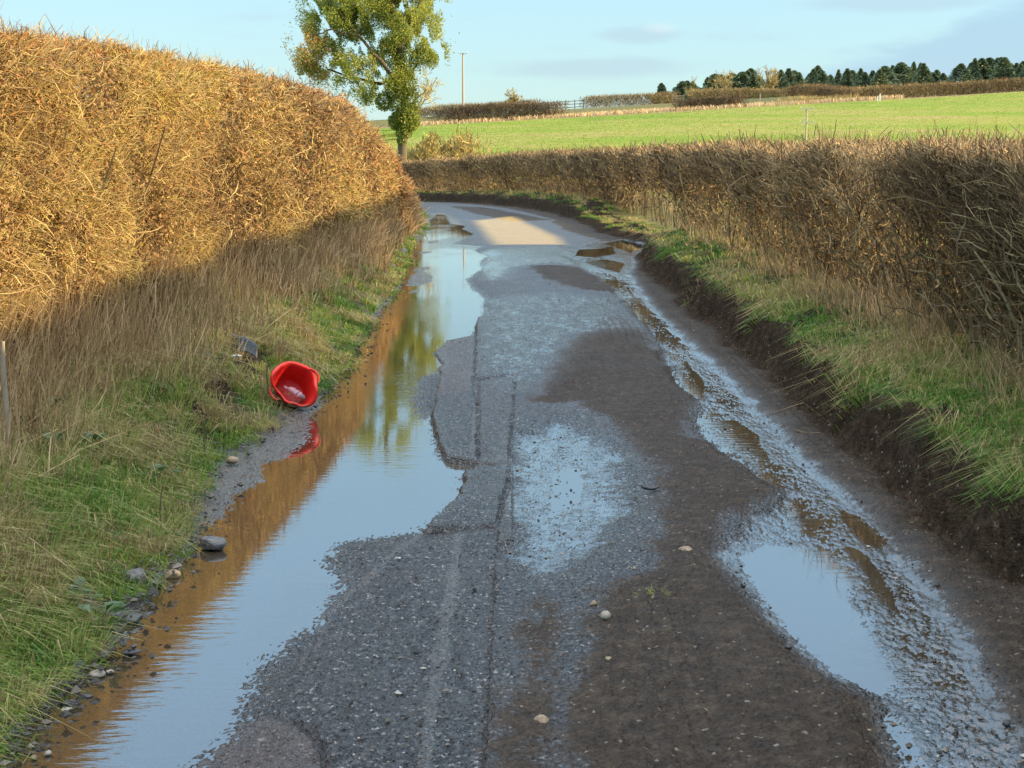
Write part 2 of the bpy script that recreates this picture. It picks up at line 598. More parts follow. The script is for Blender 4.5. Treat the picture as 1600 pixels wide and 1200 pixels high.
# ------------------------------------------------------------------ the lane
def build_road():
    o = np.concatenate([np.arange(-2.2, -1.6, 0.02), np.arange(-1.6, 2.15, 0.0075), np.arange(2.15, 2.75, 0.02)])
    nr = int(math.log(64 / 3.2) / 0.0029)
    Z = 3.2 * np.exp(np.arange(nr + 1) * 0.0029)
    O, ZZ = np.meshgrid(o, Z)
    O, ZZ = O.ravel(), ZZ.ravel()
    X = O + xc(ZZ)
    P = np.stack([X, ZZ], 1)
    ne = 0.03 * fbm(X * 4, ZZ * 3, 61, 3)
    flood = sdist(P, FLOOD) + ne * 0.8
    for isl in ISLANDS:
        flood = np.maximum(flood, -sdist(P, isl) - 0.02 + ne)
    pools = np.full(len(P), 0.6)
    for q in [BIG_PUDDLE, TAIL, BROWN_A, BROWN_B, FAR_A, FAR_B, FAR_C]:
        pools = np.minimum(pools, sdist(P, q))
    for q in TRACK_POOLS:
        pools = np.minimum(pools, sdist(P, q) + 0.085)
    pools = np.minimum(pools, sdist(P, MID_POOL) + 0.03)
    pools = pools + ne * 0.8
    wet = np.zeros(len(P))
    for q in WET:
        wet = np.maximum(wet, smooth(0.10, -0.10, sdist(P, q) + ne * 2))
    wmid = smooth(0.14, -0.16, sdist(P, WET_MID) + ne * 2.5)
    sheen = np.maximum(smooth(0.3, -0.2, sdist(P, SHEEN) + ne * 3), 0.6 * smooth(0.3, -0.2, sdist(P, SHEEN_B) + ne * 3))
    mud = np.zeros(len(P))
    for q in MUD:
        mud = np.maximum(mud, smooth(0.16, -0.2, sdist(P, q) + ne * 4))
    er = edge_right(ZZ)
    trk = np.interp(ZZ, [3, 5, 8, 12, 20, 26, 40, 64], [1.15, 1.2, 1.25, 1.2, 1.1, 1.6, 1.2, 1.2])
    mud = np.maximum(mud, smooth(-0.05, 0.25, O - trk + ne * 2))
    sun_patch = smooth(0.2, -0.2, sdist(P, SUN_PATCH) + ne)
    # heights: a gentle crown, wheel tracks, pools that dip under the water level z = 0
    base = 0.014 + 0.010 * (1 - ((O - 0.2) / 1.6) ** 2).clip(0, 1)
    base += 0.006 * fbm(O * 1.3, ZZ * 0.8, 41, 3)
    mudlump = fbm(X * 9, ZZ * 7, 43, 4)
    base += mud * (0.009 * smooth(0.0, 1.0, mud) + 0.006 * mudlump)
    grit = fbm(X * 30, ZZ * 26, 47, 3)
    fine = RNG.normal(size=len(P))
    z = base.copy()
    shelf = np.zeros(len(P))
    warm = np.zeros(len(P))
    for q, h, w in SLABS:
        s = smooth(0.012, -0.012, sdist(P, q) + 0.02 * fbm(X * 14, ZZ * 10, 53, 3))
        shelf = np.where(s > 0.01, np.maximum(shelf, h * s) if h > 0 else shelf + h * s, shelf)
        warm = np.maximum(warm, w * s)
    z += shelf * 0.9
    wl = 0.0035 * grit + 0.0018 * fine + 0.002 * mudlump + 0.003 * fbm(X * 2.3, ZZ * 1.5, 49, 3)
    zw = 0.0022 + wl * 1.25
    z = z * (1 - wet) + (zw + 0.0 * z) * wet
    zm = 0.0016 + wl * 1.3
    z = z * (1 - wmid) + zm * wmid
    film = np.zeros(len(P))
    for q in FILM:
        film = np.maximum(film, smooth(0.05, -0.05, sdist(P, q) + ne * 1.5))
    zf = -0.0012 + wl * 1.5
    z = z * (1 - film) + zf * film
    for d, dep, sl, inner in ((flood, 0.055, 0.34, 0.35), (pools, 0.03, 0.16, 0.25)):
        k = smooth(sl, 0.0, d)
        z = np.where(d > 0, z * (1 - k) + np.minimum(z, 0.0015 + 0.004 * (d / sl) + wl * 0.5) * k, -dep * smooth(-0.02, inner, -d) + 0.0005 + wl * 0.35)
    # broken slab edges stand proud of the flood
    z = np.where((flood > -0.02) & (flood < 0.45) & (pools > 0.1) & (X < 0.0) & (shelf > 0.003), np.maximum(z, 0.004 + shelf * 1.4), z)
    crack = np.zeros(len(P))
    dryland = np.minimum(flood, pools) > 0.03
    for pts, w, dep in SEAMS:
        d = line_dist(P, pts) + 0.006 * fbm(X * 18, ZZ * 12, 57, 3)
        z -= dep * smooth(w, 0.0, d)
        crack = np.maximum(crack, smooth(w * 0.9, w * 0.2, d) * (dep / 0.012))
    seal = np.zeros(len(P))
    for pts, w in RIDGES:
        d = line_dist(P, pts) + 0.012 * vnoise(X * 14, ZZ * 9, 59)
        s = smooth(w, w * 0.5, d)
        seal = np.maximum(seal, s)
        z += 0.004 * s
    z = np.where(dryland & (np.maximum(wet, wmid) < 0.05), np.maximum(z, 0.004), z)
    z += (0.0022 * fine + 0.002 * grit) * (1 - np.maximum(wet, wmid)) * smooth(40, 10, ZZ)
    tread = np.sin(X * 95 + 2.5 * vnoise(X * 3, ZZ * 0.8, 151)) * smooth(0.2, 0.6, vnoise(X * 2.2 + 9, ZZ * 0.35, 152)) * mud
    z += 0.005 * tread * (1 - np.maximum(wet, wmid))
    # banks on both sides
    bk = corridor(O, ZZ) - dip(ZZ)
    rb = smooth(-0.12, 0.06, O - er)
    lb = smooth(-0.03, 0.12, edge_left(ZZ) - O - 0.0)
    clod = 0.075 * fbm(X * 5, ZZ * 3.2, 71, 5, 0.62) + 0.03 * np.abs(vnoise(X * 16, ZZ * 12, 73)) + 0.006 * fine
    # the flood runs up to the bank where it was surveyed, so it keeps its own shore
    keep = smooth(0.02, -0.05, np.minimum(flood, pools))
    zb = bk + clod * smooth(0.0, 0.12, O - er + 0.1)
    z = z * (1 - rb) + zb * rb
    lb = lb * (1 - keep)
    z = z * (1 - lb) + np.maximum(z, bk + 0.02 * mudlump) * lb
    bank = np.maximum(rb, lb)
    mud = np.maximum(mud, bank)
    silt = smooth(0.55, 0.1, np.where(flood > 0, flood, 0.0)) * smooth(-0.9, -1.15, O) * 0.9
    z += dip(ZZ)
    wetness = np.clip(np.maximum.reduce([wet, wmid, smooth(0.10, 0.0, flood), smooth(0.08, 0.0, pools), sheen * 0.75]), 0, 1) * (1 - rb)
    nx = len(o)
    i = np.arange(len(Z) - 1)[:, None] * nx + np.arange(nx - 1)[None]
    F = np.stack([i, i + 1, i + nx + 1, i + nx], -1).reshape(-1, 4)
    V = np.stack([X, ZZ, z], 1)
    ob = link_mesh('road', V, F, road_material(), None,
                   {'mud': mud, 'wet': wetness, 'warm': warm, 'seal': seal, 'silt': silt, 'sun_patch': sun_patch, 'bank': bank, 'sheen': np.clip(np.maximum.reduce([wet, wmid * 0.72, sheen * 0.9]), 0, 1) * (1 - rb) * (1 - sun_patch), 'crack': np.clip(crack, 0, 1)}, True)
    tag(ob, 'broken single track lane of wet asphalt smeared with brown mud', 'road', kind='structure')


def road_material():
    m = Mat('wet_lane')
    p = m.pos()
    mud, wet, warm, seal, silt, sun_patch, bank = [m.attr(k) for k in ('mud', 'wet', 'warm', 'seal', 'silt', 'sun_patch', 'bank')]
    v = m.voronoi(p, 95.0, out='Color')
    vd = m.voronoi(p, 95.0)
    vc = m.voronoi(p, 52.0)
    sepc = m.N.new('ShaderNodeSeparateColor')
    m.L.new(v, sepc.inputs[0])
    n1 = m.noise(p, 2.2, 5)
    n2 = m.noise(p, 14, 5, 0.65)
    n3 = m.noise(p, 55, 4, 0.6)
    stone = m.ramp(sepc.outputs[0], [(0.0, (0.014, 0.015, 0.017)), (0.55, (0.040, 0.041, 0.044)), (0.90, (0.10, 0.10, 0.103)), (1.0, (0.42, 0.39, 0.35))])
    asp = m.mix(m.range(vc, 0.3, 0.7), stone, (0.010, 0.010, 0.011))
    asp = m.mix(m.range(n1, 0.35, 0.7, 0.0, 0.45), asp, (0.045, 0.042, 0.040))
    asp = m.mix(m.math('MULTIPLY', warm, 0.55), asp, (0.088, 0.062, 0.052))
    asp = m.mix(m.math('MULTIPLY', seal, 0.5), asp, (0.105, 0.103, 0.10))
    mc = m.ramp(n2, [(0.25, (0.014, 0.010, 0.006)), (0.5, (0.042, 0.029, 0.019)), (0.75, (0.090, 0.064, 0.042))])
    mc = m.mix(m.range(n3, 0.35, 0.65, 0.0, 0.55), mc, (0.018, 0.013, 0.009))
    mc = m.mix(m.range(sepc.outputs[1], 0.985, 0.995, 0.0, 0.8), mc, (0.2, 0.17, 0.13))
    ns = m.noise(m.pos((9.0, 1.6, 1)), 1.0, 5, 0.65)
    mudf = m.math('ADD', mud, m.math('MULTIPLY', m.math('SUBTRACT', n2, 0.5), 1.1))
    mudf = m.math('ADD', mudf, m.math('MULTIPLY', m.math('SUBTRACT', ns, 0.5), 0.9))
    mudf = m.range(m.math('ADD', mudf, m.math('MULTIPLY', m.math('SUBTRACT', n3, 0.5), 0.9)), 0.2, 0.8)
    col = m.mix(mudf, asp, mc)
    col = m.mix(silt, col, m.mix(n3, (0.085, 0.078, 0.066), (0.145, 0.13, 0.108)))
    col = m.mix(m.math('MULTIPLY', sun_patch, 0.85), col, m.mix(n3, (0.36, 0.24, 0.09), (0.54, 0.38, 0.16)))  # gravel tone made golden here: sunlight painted into the colour
    # water darkens the ground it soaks
    col = m.mix(m.math('MULTIPLY', m.attr('crack'), 0.95), col, (0.012, 0.011, 0.010))
    col = m.mix(m.math('MULTIPLY', wet, 0.35), col, (0.018, 0.016, 0.014))
    rough = m.math('ADD', 0.40, m.math('MULTIPLY', mudf, 0.28))
    rough = m.math('ADD', rough, m.math('MULTIPLY', m.math('SUBTRACT', n1, 0.5), 0.25))
    rough = m.math('SUBTRACT', rough, m.math('MULTIPLY', wet, 0.44), clamp=True)
    rough = m.math('MAXIMUM', rough, 0.12)
    rough = m.math('ADD', rough, m.math('MULTIPLY', bank, 0.3), clamp=True)
    hgt = m.math('ADD', m.math('MULTIPLY', m.math('SUBTRACT', 1.2, m.math('ADD', vd, vc)), m.math('SUBTRACT', 1.25, m.math('MULTIPLY', mudf, 0.7))), m.math('MULTIPLY', n3, 1.8))
    nr = m.bump(hgt, 1.0, 0.009)
    nr = m.bump(n2, 0.7, 0.018, nr)
    for nd in m.N:
        if nd.type == 'BUMP':
            m.L.new(m.math('MULTIPLY', m.math('SUBTRACT', 1.0, m.math('MULTIPLY', wet, 0.25)), nd.inputs['Strength'].default_value), nd.inputs['Strength'])
    film = m.bump(n3, 0.35, 0.006)
    film = m.bump(n2, 0.25, 0.008, film)
    wv = m.math('ADD', m.math('MULTIPLY', m.math('SUBTRACT', n2, 0.5), 1.3), m.math('MULTIPLY', m.math('SUBTRACT', n3, 0.5), 1.5))
    wv = m.math('ADD', wv, m.math('MULTIPLY', m.math('SUBTRACT', ns, 0.5), 0.8))
    wetc = m.range(m.math('ADD', m.math('MULTIPLY', m.attr('sheen'), 1.25), wv), 0.62, 1.0)
    return m.done(m.principled(col, rough, m.math('SUBTRACT', m.math('SUBTRACT', 0.5, m.math('MULTIPLY', mudf, m.math('MULTIPLY', m.math('SUBTRACT', 1.0, wet), 0.32))), m.math('MULTIPLY', m.math('MAXIMUM', bank, sun_patch), 0.14)), nr,
                               **{'Coat Weight': m.math('MULTIPLY', wetc, 0.85), 'Coat Roughness': 0.07, 'Coat IOR': 1.6, 'Coat Normal': film}))


def build_water():
    m = Mat('puddle_water')
    p = m.pos((6.0, 22.0, 1))
    w1 = m.noise(p, 1.0, 3, 0.5)
    p2 = m.pos((0.6, 0.25, 1))
    w2 = m.range(m.noise(p2, 1.0, 2), 0.42, 0.66, 0.12, 1.0)
    nr = m.bump(m.math('MULTIPLY', w1, w2), 0.10, 0.02)
    fr = m.N.new('ShaderNodeFresnel')
    fr.inputs['IOR'].default_value = 2.0
    m.L.new(nr, fr.inputs['Normal'])
    g = m.N.new('ShaderNodeBsdfGlossy')
    g.inputs['Roughness'].default_value = 0.02
    m.L.new(nr, g.inputs['Normal'])
    t = m.N.new('ShaderNodeBsdfTransparent')
    t.inputs[0].default_value = (0.62, 0.52, 0.38, 1)
    d = m.N.new('ShaderNodeBsdfDiffuse')
    d.inputs[0].default_value = (0.13, 0.10, 0.065, 1)
    under = m.N.new('ShaderNodeMixShader')
    under.inputs[0].default_value = 0.35
    m.L.new(t.outputs[0], under.inputs[1])
    m.L.new(d.outputs[0], under.inputs[2])
    mx = m.N.new('ShaderNodeMixShader')
    m.L.new(m.math('MINIMUM', m.math('MULTIPLY', fr.outputs[0], 1.45), 0.98), mx.inputs[0])
    m.L.new(under.outputs[0], mx.inputs[1])
    m.L.new(g.outputs[0], mx.inputs[2])
    mat = m.done(mx.outputs[0])

    def sheet(name, x0, x1, z0, z1, label):
        zs = np.linspace(z0, z1, max(2, int((z1 - z0) * 2)))
        xs = np.linspace(x0, x1, 6)
        X, ZZ = np.meshgrid(xs, zs)
        V = np.stack([X.ravel(), ZZ.ravel(), np.zeros(X.size)], 1)
        i = np.arange(len(zs) - 1)[:, None] * 6 + np.arange(5)[None]
        F = np.stack([i, i + 1, i + 7, i + 6], -1).reshape(-1, 4)
        tag(link_mesh(name, V, F, mat), label, 'water', kind='structure')
    sheet('water', -2.05, -0.13, 3.2, 41.5, 'long flood of still water along the left edge of the lane')
    sheet('puddle', -0.125, 0.62, 6.0, 9.4, 'shallow broken film of water in the middle of the lane')
    sheet('puddle', 0.66, 2.0, 3.2, 6.6, 'large sky reflecting puddle at the near right of the lane')
    sheet('puddle', 0.66, 2.1, 6.61, 19.9, 'narrow run of shiny water along the muddy right wheel track')
    sheet('puddle', 0.66, 2.75, 19.91, 29.5, 'small brown puddles far along the right edge of the lane')


def build_ground():
    Zs = np.concatenate([np.linspace(-12, 3, 16), 3.2 * np.exp(np.arange(0, 1, 1 / 420.0) * math.log(330 / 3.2)), np.geomspace(335, 6000, 40)])
    t = np.linspace(-1, 1, 400)
    xs_near = np.concatenate([np.linspace(-14, 14, 220)])
    side = np.geomspace(14.4, 3000, 90)
    xs = np.concatenate([-side[::-1], xs_near, side])
    X, ZZ = np.meshgrid(xs, Zs)
    X, ZZ = X.ravel(), ZZ.ravel()
    Xw = X + np.where(np.abs(X) < 14.2, xc(np.minimum(ZZ, 64)), 0) * (1 - np.clip(np.abs(X) / 60, 0, 1))
    o = Xw - xc(ZZ)
    z = ground_h(Xw, ZZ)
    inroad = smooth(2.62, 2.3, o) * smooth(-2.1, -1.85, o) * (ZZ < 66)
    z = z - 0.012 - 0.12 * inroad
    z = np.where(ZZ > 400, z - 12 * smooth(700, 4000, ZZ), z)
    wob = 1.5 * vnoise(Xw * 0.08, Xw * 0, 3)
    crop = smooth(4.5, 6.0, np.abs(o - 0.2)) * smooth(231, 228, ZZ + wob)
    crop = np.where(ZZ > 66, smooth(231, 228, ZZ + wob), crop)
    straw = smooth(227, 230, ZZ + wob) * smooth(258, 246, ZZ + wob)
    nx = len(xs)
    i = np.arange(len(Zs) - 1)[:, None] * nx + np.arange(nx - 1)[None]
    F = np.stack([i, i + 1, i + nx + 1, i + nx], -1).reshape(-1, 4)
    m = Mat('farmland')
    p = m.pos()
    crop_a, straw_a = m.attr('crop'), m.attr('straw')
    ps = m.pos((0.5, 1.6, 1))
    nb = m.noise(m.pos((0.03, 0.03, 1)), 1.0, 4)
    tuft = m.noise(ps, 1.2, 5, 0.7)
    rows = m.N.new('ShaderNodeTexWave')
    mp = m.N.new('ShaderNodeMapping')
    mp.inputs['Rotation'].default_value = (0, 0, math.radians(28))
    m.L.new(p, mp.inputs[0])
    m.L.new(mp.outputs[0], rows.inputs[0])
    rows.inputs['Scale'].default_value = 0.35
    rows.inputs['Distortion'].default_value = 1.6
    rows.inputs['Detail'].default_value = 3
    mixv = m.math('ADD', m.math('MULTIPLY', tuft, 0.9), m.math('ADD', m.math('MULTIPLY', rows.outputs[1], 0.10), m.math('MULTIPLY', m.math('SUBTRACT', nb, 0.5), 0.9)))
    green = m.ramp(mixv, [(0.28, (0.36, 0.26, 0.11)), (0.43, (0.30, 0.28, 0.065)), (0.56, (0.21, 0.27, 0.035)), (0.80, (0.14, 0.22, 0.025))])
    strawc = m.ramp(m.noise(p, 0.9, 5, 0.7), [(0.3, (0.16, 0.10, 0.045)), (0.55, (0.33, 0.23, 0.10)), (0.75, (0.24, 0.2, 0.08))])
    rough_grass = m.ramp(m.noise(p, 1.7, 5, 0.7), [(0.3, (0.10, 0.075, 0.035)), (0.55, (0.16, 0.15, 0.05)), (0.75, (0.26, 0.22, 0.09))])
    far = m.ramp(m.noise(p, 0.2, 4), [(0.35, (0.12, 0.13, 0.04)), (0.65, (0.2, 0.17, 0.07))])
    c = m.mix(crop_a, rough_grass, green)
    c = m.mix(straw_a, c, strawc)
    nr = m.bump(tuft, 0.9, 0.35)
    mat = m.done(m.principled(c, 0.9, 0.1, nr))
    ob = link_mesh('ground', np.stack([Xw, ZZ, z], 1), F, mat, None, {'crop': crop, 'straw': straw}, True)
    tag(ob, 'farmland with a sloping green crop field and rough straw margin', 'ground', kind='structure')


build_road()
build_water()
build_ground()

# ------------------------------------------------------------------ hedges
HEDGE_STOPS = [(0.0, (0.09, 0.055, 0.032)), (0.25, (0.20, 0.13, 0.062)), (0.5, (0.37, 0.262, 0.10)), (0.72, (0.50, 0.38, 0.16)),
               (0.86, (0.36, 0.29, 0.075)), (1.0, (0.46, 0.19, 0.07))]
M_HEDGE = tint_mat('hedge_twigs', HEDGE_STOPS, 0.0, 0.75, 0.25)
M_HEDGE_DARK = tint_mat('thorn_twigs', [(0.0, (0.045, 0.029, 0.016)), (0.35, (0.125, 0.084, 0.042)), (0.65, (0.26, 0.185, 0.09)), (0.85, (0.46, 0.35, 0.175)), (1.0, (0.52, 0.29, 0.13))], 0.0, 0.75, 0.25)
M_STEM = tint_mat('hedge_stems', [(0.0, (0.07, 0.052, 0.032)), (0.5, (0.18, 0.135, 0.075)), (1.0, (0.28, 0.24, 0.12))], 0.0, 0.8, 0.2)
M_DRYLEAF = tint_mat('dry_leaves', [(0.0, (0.10, 0.05, 0.025)), (0.5, (0.26, 0.15, 0.06)), (1.0, (0.38, 0.26, 0.12))], 0.25, 0.7, 0.2)
M_GRASS = tint_mat('grass_blades', [(0.0, (0.045, 0.12, 0.018)), (0.3, (0.11, 0.23, 0.028)), (0.5, (0.23, 0.32, 0.05)), (0.65, (0.36, 0.35, 0.10)), (0.82, (0.46, 0.36, 0.17)), (1.0, (0.26, 0.17, 0.09))], 0.35, 0.55, 0.35)
M_CROP = tint_mat('crop_blades', [(0.0, (0.09, 0.19, 0.015)), (0.35, (0.18, 0.28, 0.025)), (0.6, (0.30, 0.32, 0.05)), (0.8, (0.38, 0.32, 0.09))], 0.55, 0.6, 0.3)
M_STRAW = tint_mat('dead_grass', [(0.0, (0.20, 0.13, 0.075)), (0.4, (0.46, 0.33, 0.17)), (0.75, (0.70, 0.55, 0.31)), (1.0, (0.36, 0.21, 0.125))], 0.25, 0.7, 0.25)


def hedge_profile_left(Z):
    top = np.interp(Z, [5, 9, 13, 17, 20, 22, 25, 27, 29, 31, 33, 34.5, 36], [2.33, 2.34, 2.40, 2.45, 2.40, 2.28, 2.06, 1.84, 1.52, 1.15, 0.85, 0.65, 0.5])
    return top + 0.05 * vnoise(Z * 1.3, Z * 0, 81) + 0.035 * vnoise(Z * 4, Z * 0, 82)


def sample_Z(n, lo, hi, r, power=1.0):
    """points along the lane, denser near the camera"""
    a, b = lo ** (-power), hi ** (-power)
    return (a + (b - a) * r.uniform(size=n)) ** (-1 / power)


def twig_set(P, D, L, R, r, bend=0.35, nseg=2):
    n = len(P)
    pts = [P]
    q, d = P, D
    for k in range(nseg):
        q = q + d * (L / nseg)[:, None]
        pts.append(q)
        d = norm(d + rand_dirs(n, r) * bend)
    pts = np.stack(pts, 1)
    rad = R[:, None] * np.linspace(1, 0.4, nseg + 1)[None]
    return tubes(pts, rad)


def build_left_hedge():
    r = np.random.default_rng(11)
    root = empty('hedge', (-3.3, 20, 0.4), 'tall sunlit golden hedge along the left verge with a dense clipped face', 'hedge')

    def face_o(z, Z, top):
        f = np.clip((z - 0.3) / np.maximum(top - 0.3, 0.2), 0, 1)
        line = np.interp(Z, [7, 9, 11, 13.3, 17, 20, 25, 30, 36], [-2.95, -2.82, -2.74, -2.68, -2.40, -2.24, -2.26, -2.16, -2.2])
        return line + 0.10 * (1 - f) - 0.10 * smooth(0.3, 0.0, f) - 0.12 * np.clip(f - 0.9, 0, 1) / 0.1 + 0.09 * fbm(Z * 1.2, z * 1.7, 85, 3)

    # clipped outer twigs on the road face and the top
    n = 430000
    Z = sample_Z(n, 5.2, 36, r, 1.0)
    top = hedge_profile_left(Z)
    f = r.uniform(0, 1, n) ** 0.9
    z = 0.3 + f * (top - 0.3)
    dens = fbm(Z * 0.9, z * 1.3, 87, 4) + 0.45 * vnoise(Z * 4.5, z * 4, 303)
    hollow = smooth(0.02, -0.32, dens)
    ontop = r.uniform(size=n) < 0.24
    hollow = np.where(ontop, 0, hollow)
    depth = r.exponential(0.10, n) + hollow * r.uniform(0.0, 0.6, n)
    o = face_o(z, Z, top) - depth
    o = np.where(ontop, face_o(top, Z, top) + 0.05 - r.uniform(0, 1.1, n), o)
    z = np.where(ontop, top - r.exponential(0.07, n), z)
    kp = r.uniform(size=n) > 0.6 * hollow
    Z, top, z, o, hollow, ontop = [q[kp] for q in (Z, top, z, o, hollow, ontop)]
    n = len(Z)
    P = np.stack([xc(Z) + o, Z, z], 1)
    out = np.stack([np.full(n, 0.45), np.full(n, -0.1), np.full(n, 0.35)], 1)
    out[ontop] = (0.1, 0, 0.9)
    wx, wz = fbm(Z * 3.2, z * 3.2, 301, 3), fbm(Z * 3.2 + 50, z * 3.2, 302, 3)
    out = out + np.stack([np.zeros(n), wx * 0.8, wz * 0.8], 1)
    D = norm(out + rand_dirs(n, r) * 1.15)
    sc = np.clip(Z / 13.0, 0.8, 2.4)
    L = (0.03 + r.gamma(2.0, 0.036, n)).clip(0.03, 0.26) * (0.75 + 0.3 * np.minimum(sc, 1.6))
    L = np.where(ontop, L * 0.45, L * 0.9)
    R = (0.0013 + r.gamma(2.0, 0.0012, n)).clip(0.0013, 0.009) * sc
    redness = smooth(19, 29, Z)
    tint = 0.50 + 0.40 * fbm(Z * 0.5, z * 0.9, 89, 3) + 0.15 * vnoise(Z * 5, z * 5, 304) + r.normal(0, 0.21, n) + 0.12 * smooth(1.4, 0.5, z) - 0.35 * hollow  # twigs in hollows tinted darker, shade of the gaps put into colour
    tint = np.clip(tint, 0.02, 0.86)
    tint = np.where(r.uniform(size=n) < 0.06 + 0.33 * redness + 0.25 * smooth(0.2, 0.0, top - z), r.uniform(0.92, 1.0, n), tint)
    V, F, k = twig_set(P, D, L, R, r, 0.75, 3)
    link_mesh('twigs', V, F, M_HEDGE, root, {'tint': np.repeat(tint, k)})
    root.location = (0, 0, 0)
    # stouter branches showing in the face, pale and slanting, and stray shoots over the clipped top
    n = 3000
    Z = sample_Z(n, 6.8, 33, r, 1.0)
    top = hedge_profile_left(Z)
    z = 0.35 + r.uniform(0, 0.92, n) * (top - 0.4)
    o = face_o(z, Z, top) - r.uniform(0.0, 0.22, n)
    P = np.stack([xc(Z) + o, Z, z], 1)
    D = norm(np.stack([r.normal(0.05, 0.3, n), r.normal(0, 0.7, n), r.normal(0.8, 0.5, n)], 1))
    L = np.minimum(r.uniform(0.12, 0.34, n), top - z + 0.02)
    V, F, k = twig_set(P, D, L, r.uniform(0.003, 0.0085, n) * np.clip(Z / 13, 0.85, 1.6), r, 0.45, 4)
    link_mesh('branches', V, F, M_HEDGE, root, {'tint': np.repeat(np.clip(r.normal(0.62, 0.18, n), 0.1, 0.86), k)})
    # woody stems inside
    n = 4200
    Z = sample_Z(n, 7.0, 34, r, 0.8)
    top = hedge_profile_left(Z)
    o = face_o(top * 0.5, Z, top) - 0.3 - r.uniform(0, 0.7, n)
    P = np.stack([xc(Z) + o, Z, np.full(n, 0.3) + r.uniform(0, 0.8, n)], 1)
    D = norm(np.stack([r.normal(-0.02, 0.15, n), r.normal(0, 0.3, n), np.ones(n)], 1))
    L = np.maximum(top - P[:, 2] - 0.15, 0.1) * r.uniform(0.3, 0.85, n)
    V, F, k = twig_set(P, D, L, r.uniform(0.005, 0.014, n), r, 0.3)
    link_mesh('stems', V, F, M_STEM, root, {'tint': np.repeat(r.uniform(0, 1, n), k)})
    # withered leaves caught in the twigs
    n = 32000
    Z = sample_Z(n, 7.0, 34, r, 1.0)
    top = hedge_profile_left(Z)
    z = 0.5 + r.uniform(0, 1, n) ** 0.7 * np.maximum(top - 0.5, 0.05)
    o = face_o(z, Z, top) - r.exponential(0.07, n) + 0.03
    P = np.stack([xc(Z) + o, Z, z], 1)
    u = rand_dirs(n, r)
    v = norm(np.cross(u, rand_dirs(n, r)))
    s = r.uniform(0.006, 0.017, n) * np.clip(Z / 15, 0.8, 1.8)
    V, F = cards(P, u * s[:, None] * 1.5, v * s[:, None])
    link_mesh('leaves', V, F, M_DRYLEAF, root, {'tint': np.repeat(r.uniform(0, 1, n), 4)})


def hedge_top_right(Z):
    return 1.72 - 0.07 * smooth(13, 8, Z) + 0.05 * vnoise(Z * 0.7, Z * 0 + 2, 91) + 0.04 * vnoise(Z * 2.8, Z * 0, 92) + dip(Z)


